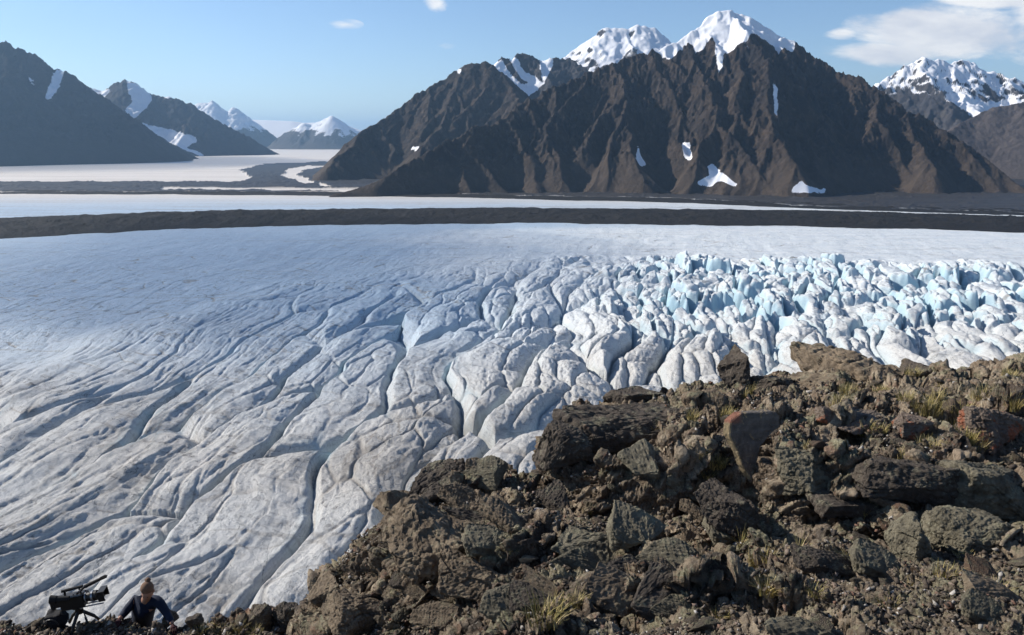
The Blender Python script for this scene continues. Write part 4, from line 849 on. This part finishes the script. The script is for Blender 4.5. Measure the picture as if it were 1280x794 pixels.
spots = [(893, 582, 1, 1.0, 'thick yellow-green tuft of grass just left of the upright slab'), (905, 520, 1, .9, 'dry yellow tuft beyond the upright slab, behind its left edge'), (680, 772, 1, 1., 'green-yellow tuft at the bottom edge below the tilted slabs'), (958, 742, 0, .9, None), (942, 708, 0, .8, None),
         (1160, 520, 4, .9, 'long pale grass on the right ledge, just behind the orange-crusted stone'), (1190, 530, 4, .9, None), (1205, 548, 1, 1.1, None), (1232, 498, 4, 1., 'yellow-green tuft high on the right ledge under the skyline'), (1150, 508, 1, 1, None), (1170, 500, 0, 1., None), (1080, 548, 0, 1.1, 'small upright tuft at the front rim of the right ledge'),
         (1045, 510, 0, 1., None), (1050, 500, 1, .7, None), (930, 498, 2, .9, 'sparse tall stalks below the pointed boulder'), (940, 492, 2, .8, None), (1125, 575, 1, .8, None), (1140, 470, 1, .9, None), (1250, 545, 4, .8, None), (1215, 560, 1, 1., None), (1265, 510, 0, 1.2, None),
         (602, 672, 0, .7, None), (640, 690, 3, .8, None), (720, 755, 0, .7, None), (1000, 690, 2, .9, 'thin tall stalks in the black shade below the overhang'), (925, 690, 2, .9, None), (1080, 650, 2, .8, None), (1060, 700, 3, .9, None), (860, 690, 3, .7, None), (1180, 720, 3, .9, None), (1250, 740, 3, .8, None), (1020, 740, 3, .8, None), (1110, 760, 3, .8, None), (900, 770, 3, .7, None),
         (770, 560, 2, .7, None), (850, 545, 1, .7, None), (865, 530, 0, .9, None), (818, 540, 2, .7, None), (1010, 560, 3, .7, None), (1200, 515, 4, .8, None), (1130, 500, 1, .8, None), (1100, 490, 1, .8, None),(112,779,3,1.6,'yellow moss-like tuft between the camera and the climbing person'),(196,768,3,1.8,'yellow tuft under the raised arm of the climbing person'),
         (560, 640, 3, .8, None), (700, 690, 3, .8, None), (735, 640, 3, .8, None), (870, 570, 4, .6, None), (885, 600, 3, 1., None), (1060, 490, 4, .7, None), (1180, 488, 1, .9, None), (1262, 470, 1, 1., None), (1100, 540, 3, 1., None), (1160, 560, 4, .7, None), (960, 700, 3, .9, None), (1140, 730, 3, .9, None), (1210, 700, 3, .9, None), (250, 790, 3, 1.6, None), (275, 790, 3, 1.6, None), (300, 789, 3, 1.6, None), (320, 792, 3, 1.5, None), (262, 784, 3, 1.4, None)]
rnd = random.Random(5)
for (u, v, k, s_, lab) in spots:
    q = on_hill(u, v)
    if q is None: continue
    o = link('grass_tuft', TM[k], None, smooth=False); o.location = q; s_ *= (1.08 if k != 2 else 1.); o.scale = (s_, s_, s_ * rnd.uniform(.8, 1.1)); o.rotation_euler = (0, 0, rnd.uniform(0, 6))
    tag(o, lab or ('low dry grass tuft on the shelf by the spur, one of a patch' if u < 400 else 'dry yellowish grass tuft, one of many among the stones'), 'grass tuft', 'grass tufts on the shelf' if u < 400 else 'grass tufts on the hillside')
# ---------- the climbing person and the film camera on the lower shelf ----------
def flat_mat(name, c, rough=.7, bumpy=0, spec=.3, metal=0):
    n = N(name); p = n.pos(obj=True); g = n.noise(p, 30, 5, .6); col = n.mix(g, tuple(x * .75 for x in c), tuple(x * 1.2 for x in c))
    m = n.fin(col, rough, n.bump(n.noise(p, bumpy or 60, 5, .6), .006 if bumpy else .001, .6), spec); n.b.inputs['Metallic'].default_value = metal; return m
def skin_mesh(name, pts, edges, rad, root=0, levels=2, mat=None, parent=None):
    me = bpy.data.meshes.new(name); me.from_pydata([tuple(p) for p in pts], edges, []); o = bpy.data.objects.new(name, me); COL.objects.link(o)
    s = o.modifiers.new('s', 'SKIN'); s.use_smooth_shade = True
    for i, r_ in enumerate(rad):
        v = me.skin_vertices[0].data[i]; v.radius = r_ if hasattr(r_, '__len__') else (r_, r_); v.use_root = (i == root)
    u_ = o.modifiers.new('u', 'SUBSURF'); u_.levels = u_.render_levels = levels
    bpy.context.view_layer.update(); dg = bpy.context.evaluated_depsgraph_get(); m2 = bpy.data.meshes.new_from_object(o.evaluated_get(dg)); m2.name = name
    COL.objects.unlink(o); bpy.data.objects.remove(o); r = link(name, m2, mat, parent); return r
def join_into(target, others):
    bm = bmesh.new(); bm.from_mesh(target.data)
    for o in others: bm.from_mesh(o.data); COL.objects.unlink(o); bpy.data.objects.remove(o)
    bm.to_mesh(target.data); bm.free(); target.data.polygons.foreach_set('use_smooth', [True] * len(target.data.polygons))
def W(u, v, Y): return Vector(at(u, v, Y))
skin_m = flat_mat('skin', (.36, .20, .14), .55); coat = flat_mat('navy_jacket', (.008, .014, .034), .8, 25); blk = flat_mat('black_fabric', (.010, .010, .012), .8, 25)
hairm = flat_mat('tan_knit', (.17, .105, .07), .95, 55); glove = flat_mat('dark_red_glove', (.05, .012, .014), .8, 60)
pel = W(176, 792, 10.12); chest = W(180, 758, 9.86); neck = W(183, 748, 9.72); head = W(184.5, 738.5, 9.60)
root = empty('person', (pel.x, pel.y, float(ground(pel.x, pel.y)))); tag(root, 'person in navy jacket and tan bobble hat climbing over the shelf edge', 'person')
ro = Vector(root.location)
def Lc(v): return v - ro
shl, shr = W(168.5, 750, 9.83), W(197, 750, 9.74); ell, elr = W(156, 766, 9.76), W(208, 766, 9.66); hl, hr_ = W(149, 774, 9.55), W(216, 781, 9.48)
hip_l, hip_r = pel + Vector((-.10, .02, -.04)), pel + Vector((.10, .02, -.04))
kl, kr = pel + Vector((-.14, -.22, -.30)), pel + Vector((.15, -.24, -.28)); fl = pel + Vector((-.13, .08, -.66)); fr_ = pel + Vector((.14, .06, -.64))
# body: one continuous surface
bp = [pel, (pel + chest) / 2, chest, neck, neck + (head - neck) * .55, head, head + Vector((0, -.01, .075)), shl, ell, hl, shr, elr, hr_, hip_l, kl, fl, fl + Vector((0, -.16, -.03)), hip_r, kr, fr_, fr_ + Vector((0, -.16, -.03))]
be = [(0, 1), (1, 2), (2, 3), (3, 4), (4, 5), (5, 6), (2, 7), (7, 8), (8, 9), (2, 10), (10, 11), (11, 12), (0, 13), (13, 14), (14, 15), (15, 16), (0, 17), (17, 18), (18, 19), (19, 20)]
br = [.135, .125, .14, .055, .06, .085, .07, .062, .042, .030, .062, .042, .030, .085, .06, .042, .035, .085, .06, .042, .035]
body = skin_mesh('body', [Lc(p) for p in bp], be, br, 0, 2, skin_m, root)
def fingers(h, prev, side):
    out = []; d = (h - prev).normalized(); dn = Vector((d.x, d.y - .5, min(d.z, -.35))).normalized(); sx = dn.cross(Vector((0, 0, 1))).normalized(); c = h + dn * .06
    for k in range(4):
        b0 = c + sx * (k - 1.5) * .020; L_ = (.065, .075, .072, .056)[k]
        q = [b0 - dn * .03, b0 + dn * L_ * .5, b0 + dn * L_ * .85 + Vector((0, 0, -.018)), b0 + dn * L_ + Vector((0, 0, -.04))]
        out.append(skin_mesh('finger', [Lc(x) for x in q], [(0, 1), (1, 2), (2, 3)], [.010, .009, .0085, .007], 0, 1, glove))
    b0 = h + dn * .02; t_ = b0 + sx * side * .045 + dn * .03
    out.append(skin_mesh('thumb', [Lc(b0), Lc(t_), Lc(t_ + dn * .035 + Vector((0, 0, -.015)))], [(0, 1), (1, 2)], [.013, .011, .009], 0, 1, glove))
    palm = skin_mesh('hand', [Lc(h - dn * .01), Lc(h + dn * .04), Lc(h + dn * .075)], [(0, 1), (1, 2)], [(.024, .020), (.042, .018), (.040, .015)], 0, 2, glove, root); join_into(palm, out)
fingers(hl, ell, 1); fingers(hr_, elr, -1)
jr = [.16, .15, .165, .075, .078, .056, .043, .078, .056, .043]
jp = [pel + Vector((0, 0, .0)), (pel + chest) / 2, chest, neck + Vector((0, .01, -.012)), shl, ell, hl + (ell - hl) * .12, shr, elr, hr_ + (elr - hr_) * .12]
skin_mesh('jacket', [Lc(p) for p in jp], [(0, 1), (1, 2), (2, 3), (2, 4), (4, 5), (5, 6), (2, 7), (7, 8), (8, 9)], jr, 0, 2, coat, root)
skin_mesh('trousers', [Lc(p) for p in [pel, hip_l, kl, fl + Vector((0, 0, .05)), hip_r, kr, fr_ + Vector((0, 0, .05))]], [(0, 1), (1, 2), (2, 3), (0, 4), (4, 5), (5, 6)], [.15, .10, .075, .058, .10, .075, .058], 0, 2, blk, root)
for f_ in (fl, fr_): skin_mesh('boot', [Lc(f_ + Vector((0, 0, .06))), Lc(f_), Lc(f_ + Vector((0, -.10, -.03))), Lc(f_ + Vector((0, -.19, -.035)))], [(0, 1), (1, 2), (2, 3)], [.055, .058, .05, .038], 0, 2, blk, root)
# face: tilted down towards the rocks, eyes nose mouth ears
fwd = Vector((.0, -.86, -.5)).normalized(); upv = Vector((0, -.5, .86)).normalized(); hc_ = head + Vector((0, 0, .01))
def ball(name, c, r, mat, parent, sub=3, seed=None):
    bm = bmesh.new(); bmesh.ops.create_icosphere(bm, subdivisions=sub, radius=1); me = bpy.data.meshes.new(name)
    for v in bm.verts: v.co = Vector((v.co.x * r[0], v.co.y * r[1], v.co.z * r[2]))
    bm.to_mesh(me); bm.free(); o = link(name, me, mat, parent); o.location = c; return o
face = ball('face', Lc(hc_ + fwd * .018 - upv * .02), (.072, .085, .10), skin_m, root); face.rotation_euler = (-.5, 0, 0)
for s_ in (-1, 1):
    ball('eye', Lc(hc_ + fwd * .098 + Vector((s_ * .028, 0, 0)) - upv * .012), (.011, .009, .008), flat_mat('eye_dark', (.05, .04, .035), .3), root, 2)
    e_ = ball('ear', Lc(hc_ + Vector((s_ * .078, 0, 0)) - upv * .015), (.012, .022, .032), skin_m, root, 2)
skin_mesh('nose', [Lc(hc_ + fwd * .095 - upv * .012), Lc(hc_ + fwd * .122 - upv * .045)], [(0, 1)], [.009, .015], 0, 2, skin_m, root)
ball('mouth', Lc(hc_ + fwd * .098 - upv * .072), (.024, .008, .006), flat_mat('lips', (.30, .12, .10), .5), root, 2)
hat = ball('hat', Lc(hc_ - fwd * .012 + upv * .035), (.082, .094, .088), hairm, root, 4); hat.rotation_euler = (-.35, 0, 0)
bb = ball('bobble', Vector((0, .01, .10)), (.038, .038, .032), hairm, hat, 3)
co = np.empty(len(bb.data.vertices) * 3, np.float32); bb.data.vertices.foreach_get('co', co); co = co.reshape(-1, 3); co *= 1 + .25 * noise3(co, 60, 3)[:, None]; bb.data.vertices.foreach_set('co', co.ravel())

# film camera on a low tripod
def boxm(bm, c, s, rot=None, bev=.004):
    old = set(bm.verts); r = bmesh.ops.create_cube(bm, size=1); vs = r['verts']; bmesh.ops.scale(bm, verts=vs, vec=s)
    bmesh.ops.bevel(bm, geom=list({e for v in vs for e in v.link_edges}), offset=bev, segments=2, affect='EDGES') if bev else None
    vs = [v for v in bm.verts if v not in old]
    if rot is not None: bmesh.ops.rotate(bm, verts=vs, matrix=rot)
    bmesh.ops.translate(bm, verts=vs, vec=c)
def cyl(bm, a, b_, r1, r2=None, seg=16):
    a = Vector(a); b_ = Vector(b_); d = b_ - a; M_ = Matrix.Translation((a + b_) / 2) @ d.to_track_quat('Z', 'Y').to_matrix().to_4x4()
    bmesh.ops.create_cone(bm, cap_ends=True, segments=seg, radius1=r1, radius2=r1 if r2 is None else r2, depth=d.length, matrix=M_)
def mk(name, fn, mat, parent):
    bm = bmesh.new(); fn(bm); me = bpy.data.meshes.new(name); bm.to_mesh(me); bm.free(); return link(name, me, mat, parent, smooth=False)
cb = flat_mat('camera_black', (.012, .012, .013), .45, 0, .4); gm_ = flat_mat('camera_metal', (.32, .33, .35), .35, 0, .5, .6); rub = flat_mat('rubber', (.015, .015, .016), .8)
cp = W(98, 758, 9.55); gz0 = float(ground(cp.x, cp.y)); rt = empty('tripod', (cp.x, cp.y, gz0)); tag(rt, 'low black tripod carrying the film camera on the shelf', 'tripod')
th = cp.z - gz0 - .05
def leg_f(a_):
    def f(bm):
        cyl(bm, (0, 0, th), (.17 * math.cos(a_), .17 * math.sin(a_), th * .45), .024, .022); cyl(bm, (.16 * math.cos(a_), .16 * math.sin(a_), th * .5), (.27 * math.cos(a_), .27 * math.sin(a_), -.02), .018, .016)
        cyl(bm, (.255 * math.cos(a_), .255 * math.sin(a_), .03), (.275 * math.cos(a_), .275 * math.sin(a_), -.03), .02, .016)
    return f
for a_ in (.5, 2.6, 4.7): mk('leg', leg_f(a_), cb, rt)
mk('tripod_head', lambda bm: (cyl(bm, (0, 0, th - .05), (0, 0, th + .03), .05, .045), boxm(bm, (0, 0, th + .045), (.10, .13, .025))), cb, rt)
mk('pan_handle', lambda bm: (cyl(bm, (.03, .03, th + .02), (.16, -.12, th - .10), .009), cyl(bm, (.12, -.075, th - .065), (.17, -.13, th - .11), .015)), cb, rt)
rc = empty('film_camera', (cp.x, cp.y, gz0 + th + .06)); rc.scale = (1.25, 1.25, 1.25); rc.rotation_euler = (0, R(-8), R(8)); tag(rc, 'black shoulder film camera with matte box and raised handle beside the climbing person', 'camera')
mk('camera_body', lambda bm: (boxm(bm, (-.03, 0, .07), (.24, .12, .14)), boxm(bm, (-.17, 0, .09), (.10, .09, .10)), boxm(bm, (.06, .065, .09), (.10, .02, .08))), cb, rc)
lens = mk('lens', lambda bm: (cyl(bm, (.08, 0, .08), (.15, 0, .08), .045, .05, 24), cyl(bm, (.15, 0, .08), (.22, 0, .08), .055, .055, 24)), cb, rc)
mk('focus_ring', lambda bm: (cyl(bm, (.165, 0, .08), (.185, 0, .08), .060, .060, 24), cyl(bm, (.10, 0, .08), (.112, 0, .08), .053, .053, 24)), gm_, lens)
mk('matte_box', lambda bm: (boxm(bm, (.255, 0, .08), (.03, .13, .11)), boxm(bm, (.28, 0, .137), (.07, .13, .005), None, 0), boxm(bm, (.28, .066, .08), (.06, .004, .10), None, 0), boxm(bm, (.28, -.066, .08), (.06, .004, .10), None, 0)), cb, rc)
mk('top_handle', lambda bm: (cyl(bm, (-.10, 0, .14), (-.09, 0, .20), .011), cyl(bm, (.06, 0, .14), (.06, 0, .21), .011), cyl(bm, (-.12, 0, .20), (.10, 0, .215), .016)), rub, rc)
mk('viewfinder', lambda bm: (cyl(bm, (-.02, -.09, .15), (-.14, -.10, .17), .028, .034, 20), cyl(bm, (-.14, -.10, .17), (-.20, -.10, .185), .040, .045, 20)), rub, rc)
mk('support_rods', lambda bm: (cyl(bm, (-.12, -.03, -.01), (.27, -.03, -.01), .0075), cyl(bm, (-.12, .03, -.01), (.27, .03, -.01), .0075), boxm(bm, (.03, 0, -.01), (.05, .10, .025))), gm_, rc)
def arm_f(bm):
    cyl(bm, (.05, -.06, .17), (.16, -.06, .24), .013); cyl(bm, (.15, -.06, .235), (.33, -.06, .29), .020, .017); boxm(bm, (.355, -.06, .298), (.09, .035, .035), Matrix.Rotation(R(-15), 3, 'Y'), .012)
mk('side_handle', arm_f, rub, rc)
mk('cable_clamps', lambda bm: [boxm(bm, (.02 + .035 * k, -.068, .17 + .012 * (k % 3)), (.012, .02, .035), Matrix.Rotation(.5, 3, 'Y'), .003) for k in range(5)] and None, gm_, rc)
mk('battery', lambda bm: boxm(bm, (-.235, 0, .08), (.045, .085, .13), None, .01), cb, rc)
# black kit bag left of the camera
bpz = W(71, 777, 9.5)
bg_ = rock_mesh('kit_bag', (.30, .24, .26), 901, n_pts=60, bev=.02, cuts=3, rough=.03, box=.55, fine=.004)
ob = link('kit_bag', bg_, blk); ob.location = (bpz.x, bpz.y, float(ground(bpz.x, bpz.y)) + .12); tag(ob, 'round black kit bag on the stones left of the film camera', 'bag')
mk('strap', lambda bm: [cyl(bm, (.10 * math.cos(t), -.125, .10 * math.sin(t)), (.10 * math.cos(t + .35), -.125, .10 * math.sin(t + .35)), .008, None, 8) for t in np.arange(0.2, 2.8, .35)] and None, cb, ob)
HAZE = True
# ---------- the air, and two clouds outside the picture whose shade lies on the ice and the left mountains ----------
def vol_mat(name, dens, col, an):
    m = bpy.data.materials.new(name); m.use_nodes = True; t = m.node_tree; t.nodes.clear()
    ou = t.nodes.new('ShaderNodeOutputMaterial'); v = t.nodes.new('ShaderNodeVolumePrincipled')
    v.inputs['Density'].default_value = dens; v.inputs['Color'].default_value = (*col, 1); v.inputs['Anisotropy'].default_value = an
    t.links.new(v.outputs[0], ou.inputs['Volume']); return m
def haze_box():
    me = bpy.data.meshes.new('haze'); bm = bmesh.new()
    bmesh.ops.create_cube(bm, size=1); bm.to_mesh(me); bm.free()
    o = link('haze', me, vol_mat('haze', 2.0e-5, (.42, .68, 1), .35), smooth=False)
    o.scale = (90000, 130000, 2200); o.location = (0, 40000, 2200 / 2 - 80); tag(o, kind='stuff')
if HAZE: haze_box()
def cloud(loc, rad, seed, dens):
    bm = bmesh.new(); bmesh.ops.create_icosphere(bm, subdivisions=5, radius=1); me = bpy.data.meshes.new('cloud'); bm.to_mesh(me); bm.free()
    co = np.empty(len(me.vertices) * 3, np.float32); me.vertices.foreach_get('co', co); co = co.reshape(-1, 3)
    k = 1 + .28 * noise3(co, 1.6, seed) + .12 * noise3(co, 4.5, seed + 5)
    co *= k[:, None]; co[:, 2] = np.where(co[:, 2] < 0, co[:, 2] * .5, co[:, 2]); co *= np.array(rad)
    me.vertices.foreach_set('co', co.ravel()); o = link('cloud', me, vol_mat('cloud', dens, (.97, .97, .98), .2)); o.location = loc; tag(o, kind='stuff')
if HAZE:
    cloud((-6000, 3950, 3500), (900, 950, 240), 3, .0013)
    cloud((-11000, 12100, 3700), (3300, 3000, 400), 8, .0009)
